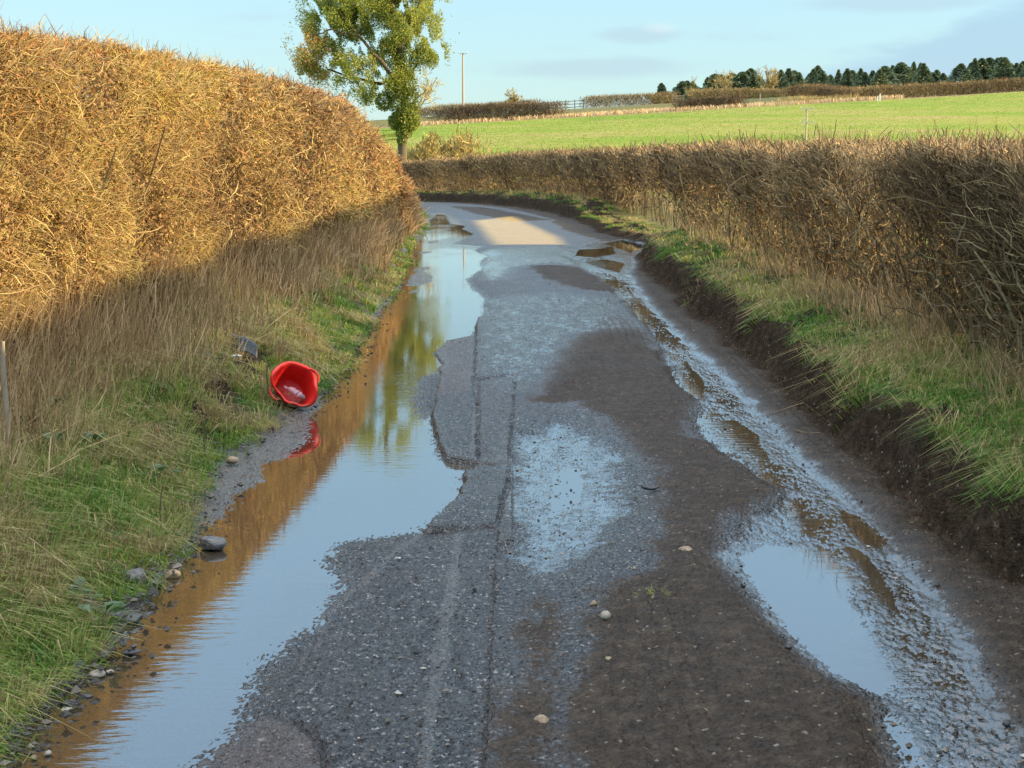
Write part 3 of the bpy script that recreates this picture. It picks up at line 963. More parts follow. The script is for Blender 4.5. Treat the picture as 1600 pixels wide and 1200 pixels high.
def build_right_hedge():
    r = np.random.default_rng(13)
    root = empty('hedge', (0, 0, 0), 'lower bare thorn hedge in shade along the right verge and round the bend', 'hedge')
    n = 350000
    nb, nf = 80000, 50000
    Z = np.concatenate([sample_Z(n - nb - nf, 5.0, 82, r, 0.9), r.uniform(36.5, 80, nf), r.uniform(-8, 5.0, nb)])
    top = hedge_top_right(Z)
    bot = 0.28 + dip(Z)
    f = r.uniform(0, 1, n)
    f = np.where(r.uniform(size=n) < 0.40, 0.45 + 0.55 * f ** 0.7, f)
    z = bot + f * (top - bot)
    dens = fbm(Z * 1.1, z * 1.8, 93, 4)
    front = 2.70 + 0.12 * fbm(Z * 0.9, z * 1.2, 95, 3) + 0.25 * smooth(0.35, 0.0, f) - 0.10 * smooth(0.4, 0.7, f)
    o = front + r.beta(1.05, 1.9, n) * np.where(Z > 36.5, 1.5, 0.9)
    keep = r.uniform(size=n) < np.where((Z < 4.9) | (Z > 37), 0.9, np.clip(0.44 + 1.0 * dens + 1.25 * (f - 0.5), 0.06, 1))
    keep &= ~((Z > 25.0) & (Z < 36) & (z - dip(Z) < 0.80) & (r.uniform(size=n) < 0.96))
    Z, top, z, o, f = Z[keep], top[keep], z[keep], o[keep], f[keep]
    n = len(Z)
    P = np.stack([xc(Z) + o, Z, z], 1)
    wy, wz = fbm(Z * 2.6, z * 2.6, 311, 3), fbm(Z * 2.6 + 40, z * 2.6, 312, 3)
    D = norm(rand_dirs(n, r) + np.stack([np.full(n, -0.15), wy * 0.45, 1.0 + wz * 0.45], 1))
    crown = (top - z) < 0.10
    D[crown] = norm(rand_dirs(int(crown.sum()), r) * 0.8 + np.array([0, 0, 0.8]))
    sc = np.clip(Z / 11.0, 0.85, 3.0)
    L = (0.04 + r.gamma(2.0, 0.05, n)).clip(0.04, 0.30) * (0.75 + 0.3 * np.minimum(sc, 1.7))
    L = np.where(crown, L * 0.42, L)
    R = (0.0014 + r.gamma(2.0, 0.001, n)).clip(0.0014, 0.007) * sc
    R = np.where(Z < 4.9, 0.009, R)
    L = np.where(Z < 4.9, 0.32, L)
    tint = np.clip(0.45 + 0.35 * fbm(Z * 0.7, z, 97, 3) + r.normal(0, 0.24, n), 0.0, 0.9)
    tint = np.where(crown & (r.uniform(size=n) < 0.6), r.uniform(0.82, 1.0, n), tint)
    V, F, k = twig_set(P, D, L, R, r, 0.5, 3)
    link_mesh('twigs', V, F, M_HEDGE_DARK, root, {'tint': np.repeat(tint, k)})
    # upright knotted stems that show at the open base
    n = 1900
    Z = sample_Z(n, 5.2, 60, r, 0.9)
    kp = ~((Z > 25) & (Z < 36) & (r.uniform(size=n) < 0.6))
    Z = Z[kp]
    n = len(Z)
    o = 3.2 + r.normal(0, 0.16, n)
    P = np.stack([xc(Z) + o, Z, 0.2 + dip(Z)], 1)
    D = norm(np.stack([r.normal(-0.05, 0.13, n), r.normal(0, 0.16, n), np.ones(n)], 1))
    V, F, k = twig_set(P, D, r.uniform(0.5, 1.25, n), r.uniform(0.006, 0.018, n), r, 0.16, 6)
    # heavier crooked branches
    n2 = 2200
    Z2 = sample_Z(n2, 5.2, 50, r, 0.9)
    P2 = np.stack([xc(Z2) + 3.0 + r.normal(0, 0.22, n2), Z2, 0.5 + r.uniform(0, 0.75, n2) + dip(Z2)], 1)
    D2 = norm(np.stack([r.normal(-0.2, 0.4, n2), r.normal(0, 0.55, n2), r.normal(0.8, 0.45, n2)], 1))
    V2, F2, k2 = twig_set(P2, D2, r.uniform(0.2, 0.42, n2), r.uniform(0.003, 0.0075, n2), r, 0.7, 4)
    link_mesh('stems', np.concatenate([V, V2]), np.concatenate([F, F2 + len(V)]), M_STEM, root,
              {'tint': np.concatenate([np.repeat(r.uniform(0, 1, n), k), np.repeat(r.uniform(0, 1, n2), k2)])})


build_left_hedge()
build_right_hedge()


# ------------------------------------------------------------------ grass and dead stalks on the verges
def tussocks(x, Z, nb, r, hmean, tint_c, spread=1.0, hang=None, wide=1.0):
    """sprays of blades round tuft centres"""
    n = len(x)
    k = np.repeat(np.arange(n), nb)
    m = len(k)
    rad = (0.03 + r.gamma(2, 0.022, n)) * spread
    a = r.uniform(0, 6.283, m)
    q = np.sqrt(r.uniform(0, 1, m))
    bx = x[k] + np.cos(a) * q * rad[k]
    bz = Z[k] + np.sin(a) * q * rad[k]
    base = np.stack([bx, bz, ground_h(bx, bz) - 0.012], 1)
    h = hmean[k] * r.uniform(0.45, 1.25, m)
    dirx, diry = r.normal(0, 0.35, n), r.normal(0, 0.35, n)
    lx = np.cos(a) * q * 0.9 + dirx[k] + r.normal(0, 0.4, m)
    ly = np.sin(a) * q * 0.9 + diry[k] + r.normal(0, 0.4, m)
    if hang is not None:
        lx = lx + hang[k]
    lean = np.stack([lx * h, ly * h], 1)
    droop = np.clip(0.12 + 0.35 * np.hypot(lx, ly), 0.1, 0.75)
    if hang is not None:
        droop = droop + np.abs(hang[k]) * 0.55
    tint = np.clip(tint_c[k] + r.normal(0, 0.10, m), 0.0, 1.0)
    sc = np.clip(bz / 7.0, 0.8, 3.0)
    V, F = blades(base, h, lean, r.uniform(0.0024, 0.0064, m) * sc * wide, droop, int(r.integers(1e6)))
    return V, F, np.repeat(tint, 5)


def build_grass():
    r = np.random.default_rng(17)
    # left verge, green and straw mixed
    n = 7000
    Z = sample_Z(n, 2.6, 42, r, 1.1)
    d = r.uniform(0, 1, n) ** 1.1 * 1.3
    x = xc(Z) + edge_left(Z) + 0.01 - d
    clear = np.zeros(n, bool)
    for (cu, cv, cz, cr) in ((462, 640, 0.0, 0.17), (455, 655, 0.0, 0.14), (378, 545, 0.33, 0.15), (372, 556, 0.33, 0.12), (92, 672, 0.3, 0.10), (150, 705, 0.3, 0.08), (125, 855, 0.25, 0.09), (212, 905, 0.0, 0.07), (176, 962, 0.0, 0.07)):
        cxx, czz = on_ground(cu, cv, cz)
        clear |= np.hypot(x - cxx, (Z - czz) * 0.6) < cr
    x, Z, d = x[~clear], Z[~clear], d[~clear]
    n = len(x)
    strawy = fbm(x * 1.5, Z * 1.0, 105, 3)
    st = r.uniform(size=n) < np.clip(0.22 + 0.9 * strawy + 0.35 * smooth(0.35, 1.0, d) - 0.15 * smooth(0.2, 0, d), 0.04, 0.9)
    tc = np.where(st, r.uniform(0.62, 0.98, n), np.clip(r.normal(0.40, 0.14, n), 0.05, 0.62))
    hm = np.where(st, r.uniform(0.07, 0.21, n), r.uniform(0.05, 0.13, n)) * (0.75 + 0.4 * smooth(0.0, 0.4, d))
    V, F, t = tussocks(x, Z, 44, r, hm, tc, 1.1, np.where(d < 0.25, 0.10, 0.0))
    tag(link_mesh('grass', V, F, M_GRASS, None, {'tint': t}), 'green and straw coloured grass on the left bank beside the flood', 'grass', kind='stuff')
    # right verge, hanging over the cut bank
    n = 4300
    Z = sample_Z(n, 4.0, 62, r, 1.0)
    d = r.uniform(0, 1, n) * 0.9
    x = xc(Z) + edge_right(Z) + 0.27 + 0.09 * vnoise(Z * 4, Z * 0, 119) + d
    st = r.uniform(size=n) < np.clip(0.14 + 0.8 * fbm(x * 1.3, Z * 0.9, 117, 3) + 0.25 * smooth(0.3, 0.75, d), 0.12, 0.85)
    tc = np.where(st, r.uniform(0.6, 1.0, n), np.clip(r.normal(0.27, 0.16, n), 0.0, 0.58))
    hm = np.where(st, r.uniform(0.08, 0.22, n), r.uniform(0.05, 0.14, n)) * (1 - 0.55 * smooth(24, 26, Z) * smooth(39, 36, Z) * smooth(0.1, 0.4, d))
    V, F, t = tussocks(x, Z, 36, r, hm, tc, 1.2, np.where(d < 0.12, -0.5, np.where(d < 0.22, -0.15, 0.0)) * r.uniform(0.2, 1.4, n))
    tag(link_mesh('grass', V, F, M_GRASS, None, {'tint': t}), 'rough green grass hanging over the cut mud bank on the right', 'grass', kind='stuff')

    # tall dead stalks along the foot of the left hedge
    n = 41000
    Z = sample_Z(n, 4.6, 36, r, 1.0)
    d = r.beta(2.0, 1.5, n)
    hl = np.interp(Z, [7, 9, 11, 13.3, 17, 20, 25, 30, 36], [-2.95, -2.82, -2.74, -2.68, -2.40, -2.24, -2.26, -2.16, -2.2])
    el_ = edge_left(Z) - 0.30 * smooth(20, 12, Z) - 0.08
    o = el_ + (hl - 0.1 - el_) * d
    x = xc(Z) + o
    keepm = r.uniform(size=n) < 0.3 + 0.7 * smooth(-0.3, 0.3, vnoise(x * 1.3, Z * 0.9, 121))
    x, Z, d = x[keepm], Z[keepm], d[keepm]
    n = len(Z)
    z = ground_h(x, Z) - 0.01
    sc = np.clip(Z / 10.0, 0.8, 2.8)
    h = r.uniform(0.18, 0.66, n) * (0.45 + 0.55 * d)
    D = norm(np.stack([r.normal(0.04, 0.22, n), r.normal(0, 0.24, n), np.where(r.uniform(size=n) < 0.18, 0.22, 1.0)], 1))
    V, F, k = twig_set(np.stack([x, Z, z], 1), D, h, (0.0011 + r.gamma(2.0, 0.0008, n)) * sc, r, 0.18, 3)
    tint = np.clip(0.5 + 0.3 * fbm(x, Z * 0.8, 123, 3) + r.normal(0, 0.3, n), 0, 1)
    tag(link_mesh('dead_grass', V, F, M_STRAW, None, {'tint': np.repeat(tint, k)}), 'tall dead brown stalks along the foot of the golden hedge', 'dead grass', kind='stuff')
    # dead stalks under the right hedge
    n = 9000
    Z = sample_Z(n, 4.5, 60, r, 1.0)
    o = edge_right(Z) + 0.55 + 0.5 * r.beta(2, 1.5, n)
    x = xc(Z) + o
    keepm = r.uniform(size=n) < 0.15 + 0.7 * smooth(-0.1, 0.4, vnoise(x * 1.1, Z * 0.8, 125))
    keepm &= ~((Z > 26) & (Z < 40))
    x, Z = x[keepm], Z[keepm]
    n = len(Z)
    z = ground_h(x, Z) - 0.01
    sc = np.clip(Z / 10.0, 0.8, 2.8)
    D = norm(np.stack([r.normal(-0.1, 0.35, n), r.normal(0, 0.35, n), np.ones(n)], 1))
    V, F, k = twig_set(np.stack([x, Z, z], 1), D, r.uniform(0.10, 0.42, n), r.uniform(0.0014, 0.003, n) * sc, r, 0.4)
    tag(link_mesh('dead_grass', V, F, M_STRAW, None, {'tint': np.repeat(r.uniform(0, 1, n), k)}), 'dead stalks under the bare thorn hedge on the right', 'dead grass', kind='stuff')


build_grass()

# ------------------------------------------------------------------ trees
M_LEAF = tint_mat('tree_leaves', [(0.0, (0.07, 0.115, 0.02)), (0.35, (0.19, 0.245, 0.045)), (0.7, (0.38, 0.40, 0.075)), (0.9, (0.50, 0.46, 0.11)), (1.0, (0.46, 0.23, 0.11))], 0.45, 0.45, 0.4)
M_BARK = tint_mat('bark', [(0.0, (0.06, 0.045, 0.03)), (1.0, (0.17, 0.14, 0.10))], 0.0, 0.85, 0.2)
M_BARE = tint_mat('bare_twigs', [(0.0, (0.20, 0.14, 0.07)), (0.5, (0.36, 0.28, 0.11)), (1.0, (0.50, 0.42, 0.15))], 0.0, 0.8, 0.2)
M_NEEDLE = tint_mat('conifer_needles', [(0.0, (0.07, 0.11, 0.065)), (0.5, (0.14, 0.19, 0.10)), (1.0, (0.27, 0.30, 0.14))], 0.15, 0.6, 0.3)


def bare_branches(r, height, spread, levels=4, n0=1, lean=(0, 0), rad=0.12, up=0.6):
    """a branching skeleton as tubes from the origin"""
    segs, rads, tints = [], [], []

    def grow(p, d, L, R, lev):
        m1 = p + d * L * 0.5 + r.normal(size=3) * L * 0.05
        e = p + d * L + r.normal(size=3) * L * 0.06
        segs.append((p, m1, e))
        rads.append((R, R * 0.8, R * 0.6))
        if lev == 0:
            return
        for k in range(r.integers(3, 5)):
            t = r.uniform(0.45, 1.0)
            q = p + (e - p) * t
            nd = d * up + r.normal(size=3) * spread + np.array([0, 0, 0.25])
            nd /= np.linalg.norm(nd)
            grow(q, nd, L * r.uniform(0.5, 0.75), R * 0.55, lev - 1)
    for k in range(n0):
        d = np.array([lean[0] + r.normal() * 0.15, lean[1] + r.normal() * 0.15, 1.0])
        grow(np.array([r.normal() * 0.05 * n0, r.normal() * 0.05 * n0, -0.1]), d / np.linalg.norm(d), height * 0.42, rad, levels)
    return np.array(segs), np.array(rads)


def bare_tree(name, loc, label, height, seed, cat='tree', group=None, spread=0.45, levels=4, n0=1, rad=0.12, twig=1.0):
    r = np.random.default_rng(seed)
    root = empty(name, loc, label, cat, group)
    S, R = bare_branches(r, height, spread, levels, n0, rad=rad)
    zmax = S[:, :, 2].max()
    S = S * (height / zmax)
    big = R[:, 0] > rad * 0.5
    V, F, k = tubes(S[big], R[big], 5)
    link_mesh('trunk', V, F, M_BARK, root, {'tint': np.full(len(V), 0.7)}, True)
    V, F, k = tubes(S[~big], np.maximum(R[~big], 0.012 * twig), 3)
    link_mesh('crown', V, F, M_BARE, root, {'tint': np.repeat(r.uniform(0, 1, (~big).sum()), k)})
    return root


def build_ivy_tree():
    r = np.random.default_rng(23)
    Zt = 75.0
    base = at_depth(627, 250, Zt)
    gz = float(ground_h(np.array([base[0]]), np.array([Zt]))[0])
    loc = Vector((base[0], Zt, gz))
    root = empty('ivy_clad_tree', loc, 'tall ivy clad tree with loose green crown at the bend of the lane', 'tree')
    L = np.array(loc)

    def px(u, v, dz=0.0):
        return at_depth(u, v, Zt) + np.array([0, dz, 0]) - L
    # trunk and limbs
    limbs = [[(627, 300, 0), (628, 235, 0), (634, 185, 0.1), (630, 130, 0.2), (622, 70, 0.1), (612, 10, 0), (600, -70, 0), (590, -140, 0)],
             [(630, 140, 0.2), (600, 100, -0.8), (565, 60, -1.2), (530, 20, -1.4)],
             [(628, 120, 0.2), (590, 130, 0.9), (550, 120, 1.4), (505, 105, 1.6)],
             [(622, 70, 0.1), (645, 40, -0.8), (662, 0, -1.2)],
             [(630, 130, 0.2), (655, 95, 0.5), (678, 80, 0.7)],
             [(612, 10, 0), (570, -20, 0.8), (540, -60, 1.0)],
             [(612, 10, 0), (640, -40, 0.5), (650, -90, 0.6)],
             [(565, 60, -1.2), (520, 50, -1.7), (485, 65, -1.6)],
             [(550, 120, 1.4), (565, 150, 1.4), (570, 165, 1.2)],
             [(634, 170, 0), (655, 150, 0.3), (672, 135, 0.5), (682, 120, 0.5)]]
    radii = [0.26, 0.12, 0.11, 0.10, 0.07, 0.10, 0.09, 0.06, 0.05, 0.05]
    for i, (lm, ra) in enumerate(zip(limbs, radii)):
        p = np.array([px(*q) for q in lm])
        if i == 0:
            p[0, 2] = -0.15
        t = np.linspace(0, len(p) - 1, len(p) * 4)
        P = np.stack([np.interp(t, np.arange(len(p)), p[:, k]) for k in range(3)], 1)
        P[1:-1] += r.normal(0, 0.03, (len(P) - 2, 3))
        rad = ra * np.linspace(1, 0.35, len(P))
        # frame per ring along the limb
        V, F, k = tubes(P[None], rad[None], 8)
        link_mesh('trunk' if i == 0 else 'limb', V, F, M_BARK, root, {'tint': np.full(len(V), 0.4)}, True)
    # bare twig spray on the right
    S, R = bare_branches(r, 3.2, 0.5, 4, 2, lean=(0.5, 0.0), rad=0.04)
    S = S + px(640, 190)
    V, F, k = tubes(S, np.maximum(R, 0.008), 3)
    link_mesh('bare_branches', V, F, M_BARE, root, {'tint': np.repeat(r.uniform(0.6, 1, len(S)), k)})
    # crown: leaf clusters on small sprays
    blobs = [(520, 40, 52, 0), (580, 25, 62, .6), (640, 45, 50, -.4), (668, 85, 28, .2), (500, 98, 40, .9), (555, 112, 42, -.6), (598, 85, 45, .8), (560, -30, 72, 0),
             (622, -40, 66, .3), (585, -105, 60, 0), (576, 148, 22, 1.0), (486, 70, 30, -.8), (648, 5, 48, .6), (540, 0, 58, -.8), (655, 60, 35, .9), (475, 100, 18, .4),
             (680, 78, 18, .3), (610, 125, 26, -.3), (505, 10, 40, .3)]
    C, T = [], []
    for (u, v, rp, dz) in blobs:
        rad = rp * Zt / FOC
        nsp = int(70 * rad ** 2 * 6.0)
        dirs = rand_dirs(nsp, r)
        rr = rad * (r.uniform(0.15, 1.0, nsp) ** 0.5) * (1 + 0.12 * r.normal(size=nsp))
        spr = px(u, v, dz * 1.3) + dirs * rr[:, None] * np.array([1, 1.0, 0.85])
        nl = 11
        lc = spr[:, None, :] + r.normal(0, 0.17, (nsp, nl, 3))
        C.append(lc.reshape(-1, 3))
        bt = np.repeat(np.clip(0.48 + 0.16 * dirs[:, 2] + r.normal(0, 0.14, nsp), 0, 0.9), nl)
        if (u, v) in ((486, 70), (475, 100), (500, 98)):
            bt = np.where(r.uniform(size=len(bt)) < 0.55, 0.99, bt)
        T.append(np.clip(bt + r.normal(0, 0.1, nsp * nl), 0, 1))
    C = np.concatenate(C)
    T = np.concatenate(T)
    # gaps where the sky shows
    g = 0.8 * vnoise(C[:, 0] * 1.6 + 40, C[:, 2] * 1.6, 131) + 0.7 * vnoise(C[:, 0] * 3.4, C[:, 2] * 3.4 + C[:, 1] * 0.6, 132)
    kp = g > -0.09
    C, T = C[kp], T[kp]
    n = len(C)
    u = norm(rand_dirs(n, r) + np.array([0, 0, -0.3]))
    v = norm(np.cross(u, rand_dirs(n, r)))
    s = r.uniform(0.025, 0.052, n)
    V, F = cards(C, u * (s * 1.25)[:, None], v * (s * 0.8)[:, None])
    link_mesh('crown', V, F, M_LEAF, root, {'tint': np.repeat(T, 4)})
    # ivy round the trunk
    ivy = [(626, 108, 24), (629, 135, 24), (632, 160, 26), (636, 183, 22), (631, 204, 14), (618, 190, 12), (628, 220, 8), (643, 192, 12), (600, 158, 14)]
    C = []
    for (u, v, rp) in ivy:
        rad = rp * Zt / FOC
        nn = int(2600 * rad)
        C.append(px(u, v) + rand_dirs(nn, r) * (rad * r.uniform(0.45, 1.05, nn) ** 0.6)[:, None] * np.array([1, 1, 1.1]))
    C = np.concatenate(C)
    n = len(C)
    u = norm(rand_dirs(n, r) + np.array([0, 0, -0.5]))
    v = norm(np.cross(u, rand_dirs(n, r)))
    s = r.uniform(0.03, 0.06, n)
    V, F = cards(C, u * s[:, None], v * (s * 0.9)[:, None])
    link_mesh('ivy', V, F, M_LEAF, root, {'tint': np.repeat(np.clip(r.normal(0.38, 0.2, n), 0, 0.85), 4)})


build_ivy_tree()


def gz(x, Z):
    return float(ground_h(np.array([float(x)]), np.array([float(Z)]))[0])


def spot(u, Z):
    x = (u - 800.0) / FOC * Z * 1.0
    # depth along the sight line is close to Z for far things
    return x, Z, gz(x, Z)


ORD = ['first', 'second', 'third', 'fourth', 'fifth', 'sixth', 'seventh', 'eighth', 'ninth', 'tenth', 'eleventh', 'twelfth', 'thirteenth', 'fourteenth',
       'fifteenth', 'sixteenth', 'seventeenth', 'eighteenth', 'nineteenth', 'twentieth'] + ['twenty-' + w for w in ('first', 'second', 'third', 'fourth', 'fifth', 'sixth', 'seventh', 'eighth', 'ninth')]


def build_conifers():
    protos = []
    for s in range(5):
        r = np.random.default_rng(200 + s)
        H, W = 16.0, 7.0
        n = 3400
        t = r.uniform(0, 1, n) ** 0.85
        shape = np.minimum((1 - t) ** (0.62 + 0.1 * s), 0.85) + 0.02
        a = r.uniform(0, 2 * math.pi, n)
        rr = W * shape * (0.35 + 0.65 * r.uniform(0, 1, n) ** 0.5) * (1 + 0.45 * vnoise(a * 1.3 + s * 7, t * 5, 500 + s) + 0.4 * vnoise(a * 3, t * 15, 520 + s))
        P = np.stack([np.cos(a) * rr, np.sin(a) * rr, 0.5 + t * (H - 0.7) - rr * 0.12], 1)
        u = np.stack([np.cos(a), np.sin(a), r.uniform(-0.35, 0.45, n)], 1) + r.normal(0, 0.25, (n, 3))
        u = norm(u)
        v = norm(np.cross(u, rand_dirs(n, r)))
        sz = r.uniform(0.35, 0.8, n)
        V, F = cards(P, u * sz[:, None], v * (sz * 0.5)[:, None])
        crown = link_mesh('crown', V, F, M_NEEDLE, None, {'tint': np.repeat(np.clip(r.normal(0.45, 0.22, n), 0, 1), 4)})
        tp = np.array([[[0, 0, -0.3], [0, 0, H * 0.5], [0, 0, H - 0.3]]], float)
        V, F, k = tubes(tp, np.array([[0.28, 0.18, 0.03]]), 8)
        trunk = link_mesh('trunk', V, F, M_BARK, None, {'tint': np.full(len(V), 0.2)}, True)
        protos.append((trunk, crown))
    r = np.random.default_rng(301)
    prof = np.array([(1016, 140), (1030, 128), (1046, 136), (1063, 129), (1085, 130), (1110, 119), (1125, 124), (1140, 115), (1170, 112), (1183, 116), (1210, 113), (1222, 111),
                     (1240, 118), (1268, 107), (1285, 113), (1298, 106), (1330, 111), (1372, 105), (1395, 102), (1420, 101), (1432, 106), (1446, 110), (1460, 116), (1472, 116),
                     (1488, 98), (1503, 94), (1525, 96), (1550, 94), (1575, 97), (1598, 93), (1640, 92)], float)
    us = [1029.0, 1062.0]
    while us[-1] < 1632:
        us.append(us[-1] + r.choice([4.0, 7.0, 9.0, 11.0, 14.0]) * r.uniform(0.85, 1.15))
    us = [u for u in us if not (1182 < u < 1201) and not (1462 < u < 1484)]
    used = [False] * 5
    nsp = len(us)
    after = 0
    for i, u in enumerate(us):
        Z = 435 + r.uniform(-25, 25)
        v = np.interp(u, prof[:, 0], prof[:, 1]) + r.choice([0.0, 1.0, 4.0, 8.0]) + r.uniform(-1.5, 1.5)
        x = (u - 800) / FOC * Z
        zt = CAM_H + (240 - v) * Z / FOC
        g = gz(x, Z)
        sc = max((zt - g) / 15.8, 0.4)
        if i == 0:
            lab = 'lone bushy dark conifer at the left tip of the far tree belt'
        elif i < 24:
            lab = '%s dark conifer counted from the left end of the far tree belt' % ORD[i]
        elif i >= nsp - 26:
            lab = '%s dark conifer counted from the right end of the far tree belt' % ORD[nsp - 1 - i]
        else:
            lab = '%s dark conifer in the middle stretch of the far tree belt counted from its left' % ORD[after]
            after += 1
        root = empty('conifer', (x, Z, g), lab, 'tree', 'conifers in the far tree belt')
        wsc = max(sc, 0.55) * r.uniform(0.8, 1.5)
        root.scale = (wsc, wsc * r.uniform(0.8, 1.2), sc)
        root.rotation_euler = (0, 0, r.uniform(0, 6.28))
        k = int(r.integers(5))
        for o in protos[k]:
            c = o if not used[k] else o.copy()
            if used[k]:
                COL.objects.link(c)
            c.parent = root
        used[k] = True
    for k in range(5):
        if not used[k]:
            for o in protos[k]:
                bpy.data.objects.remove(o)


build_conifers()

# bare trees and scrub
for nm, u, Z, vt, sd, sp, n0, rad, lab in (
        ('bare_tree', 1193, 405, 105, 41, 0.30, 4, 0.22, 'tall golden bare tree standing in front of the far conifers'),
        ('bare_tree', 1121, 400, 112, 42, 0.42, 2, 0.18, 'brown bare tree left of the tall golden one before the conifers'),
        ('bare_tree', 1077, 398, 122, 43, 0.48, 2, 0.16, 'low wide bare tree near the left tip of the conifer belt'),
        ('bare_tree', 803, 285, 139, 44, 0.50, 3, 0.10, 'small round bare tree above the upper hedgerow near the railings')):
    x, Z, g = spot(u, Z)
    zt = CAM_H + (240 - vt) * Z / FOC
    bare_tree(nm, (x, Z, g), lab, zt - g, sd, spread=sp, n0=n0, rad=rad, levels=4, twig=3.5)
for u, Z, vt, sd, lab in ((711, 84, 195, 51, 'slim yellow twigged sapling right of the ivy clad tree, tallest of the scrub'),
                          (683, 82, 200, 52, 'yellow bushy sapling just right of the ivy clad trunk'),
                          (735, 88, 228, 53, 'low yellow twiggy bush at the right end of the scrub by the field'),
                          (660, 80, 205, 54, 'brown twiggy bush close against the foot of the ivy clad tree')):
    x, Z, g = spot(u, Z)
    zt = CAM_H + (240 - vt) * Z / FOC
    bare_tree('sapling', (x, Z, g), lab, zt - g, sd, 'sapling', 'scrub saplings by the field', 0.42, 4, 9, 0.035, 1.5)
x, Z, g = spot(212, 60)
bare_tree('bare_tree', (x, Z, g), 'faint bare treetop showing just above the golden left hedge', CAM_H + (240 - 66) * 60 / FOC - g, 55, spread=0.5, n0=2, rad=0.09, twig=0.8)


def hedgerow(label, pts, height, width, per_m, seed, tint0=0.5, tw=1.0, name='hedgerow', group='field hedgerows on the hill', hvar=0.3, mat=None):
    r = np.random.default_rng(seed)
    pts = np.array(pts, float)
    seg = np.linalg.norm(np.diff(pts, axis=0), axis=1)
    cum = np.concatenate([[0], np.cumsum(seg)])
    n = int(cum[-1] * per_m)
    s = r.uniform(0, cum[-1], n)
    x = np.interp(s, cum, pts[:, 0]) + r.uniform(-0.5, 0.5, n) * width
    Z = np.interp(s, cum, pts[:, 1]) + r.uniform(-0.5, 0.5, n) * width
    hh = height * (1 + hvar * fbm(s * 0.12, s * 0, seed, 3))
    z = ground_h(x, Z) + r.uniform(0.0, 1.0, n) ** 0.8 * hh - 0.1
    D = norm(rand_dirs(n, r) + np.array([0, 0, 0.9]))
    L = r.uniform(0.35, 0.8, n) * tw
    R = r.uniform(0.018, 0.04, n) * tw
    tint = np.clip(tint0 + 0.25 * fbm(s * 0.1, z * 0.5, seed + 3, 3) + r.normal(0, 0.15, n), 0, 0.86)
    V, F, k = twig_set(np.stack([x, Z, z], 1), D, L, R, r, 0.5)
    ob = link_mesh(name, V, F, mat or M_HEDGE, None, {'tint': np.repeat(tint, k)})
    return tag(ob, label, 'hedge', group)


def far(u, Z):
    return ((u - 800) / FOC * Z, Z)


hedgerow('long olive brown hedgerow on the skyline left of the railings', [far(640, 300), far(720, 300), far(838, 300)], 2.0, 2.6, 300, 61, 0.45)
hedgerow('skyline hedgerow between the railings and the small field gate', [far(912, 300), far(980, 300), far(1050, 300)], 2.0, 2.6, 300, 62, 0.45)
hedgerow('skyline hedgerow in front of the bare trees right of the gate', [far(1080, 300), far(1150, 300), far(1215, 300)], 2.0, 2.6, 300, 63, 0.5)
hedgerow('long trimmed brown hedgerow along the right top of the green field', [far(1335, 238), far(1450, 237), far(1660, 236)], 2.0, 2.2, 360, 64, 0.40, hvar=0.08)
hedgerow('dark hedgerow slanting away behind the white post', [far(1222, 310), far(1280, 270), far(1335, 240)], 1.9, 2.4, 260, 65, 0.2, hvar=0.1)
hedgerow('dark brown bramble bank along the field edge right of the scrub', [far(690, 236), far(760, 236), far(872, 235)], 2.3, 3.4, 420, 66, 0.3, mat=M_HEDGE_DARK)
hedgerow('short brown bramble bank below the conifer belt', [far(1058, 236), far(1100, 236), far(1150, 236)], 1.9, 3.0, 400, 67, 0.3, mat=M_HEDGE_DARK)
hedgerow('tan tussocks on the field margin under the slanting hedgerow', [far(1215, 236), far(1260, 237), far(1330, 237)], 1.0, 3.0, 120, 68, 0.68)
hedgerow('rounded sunlit hedge top beyond the bend beside the ivy clad trunk', [(-7.0, 86), (-4.2, 84), (-2.4, 80)], 1.9, 2.4, 420, 69, 0.5, 0.55, 'hedge', None)
hedgerow('brown undergrowth beneath the yellow saplings by the field', [(-4.8, 88), (-3.4, 90), (-1.6, 92)], 1.9, 3.0, 320, 70, 0.5, 0.6, 'undergrowth', None)


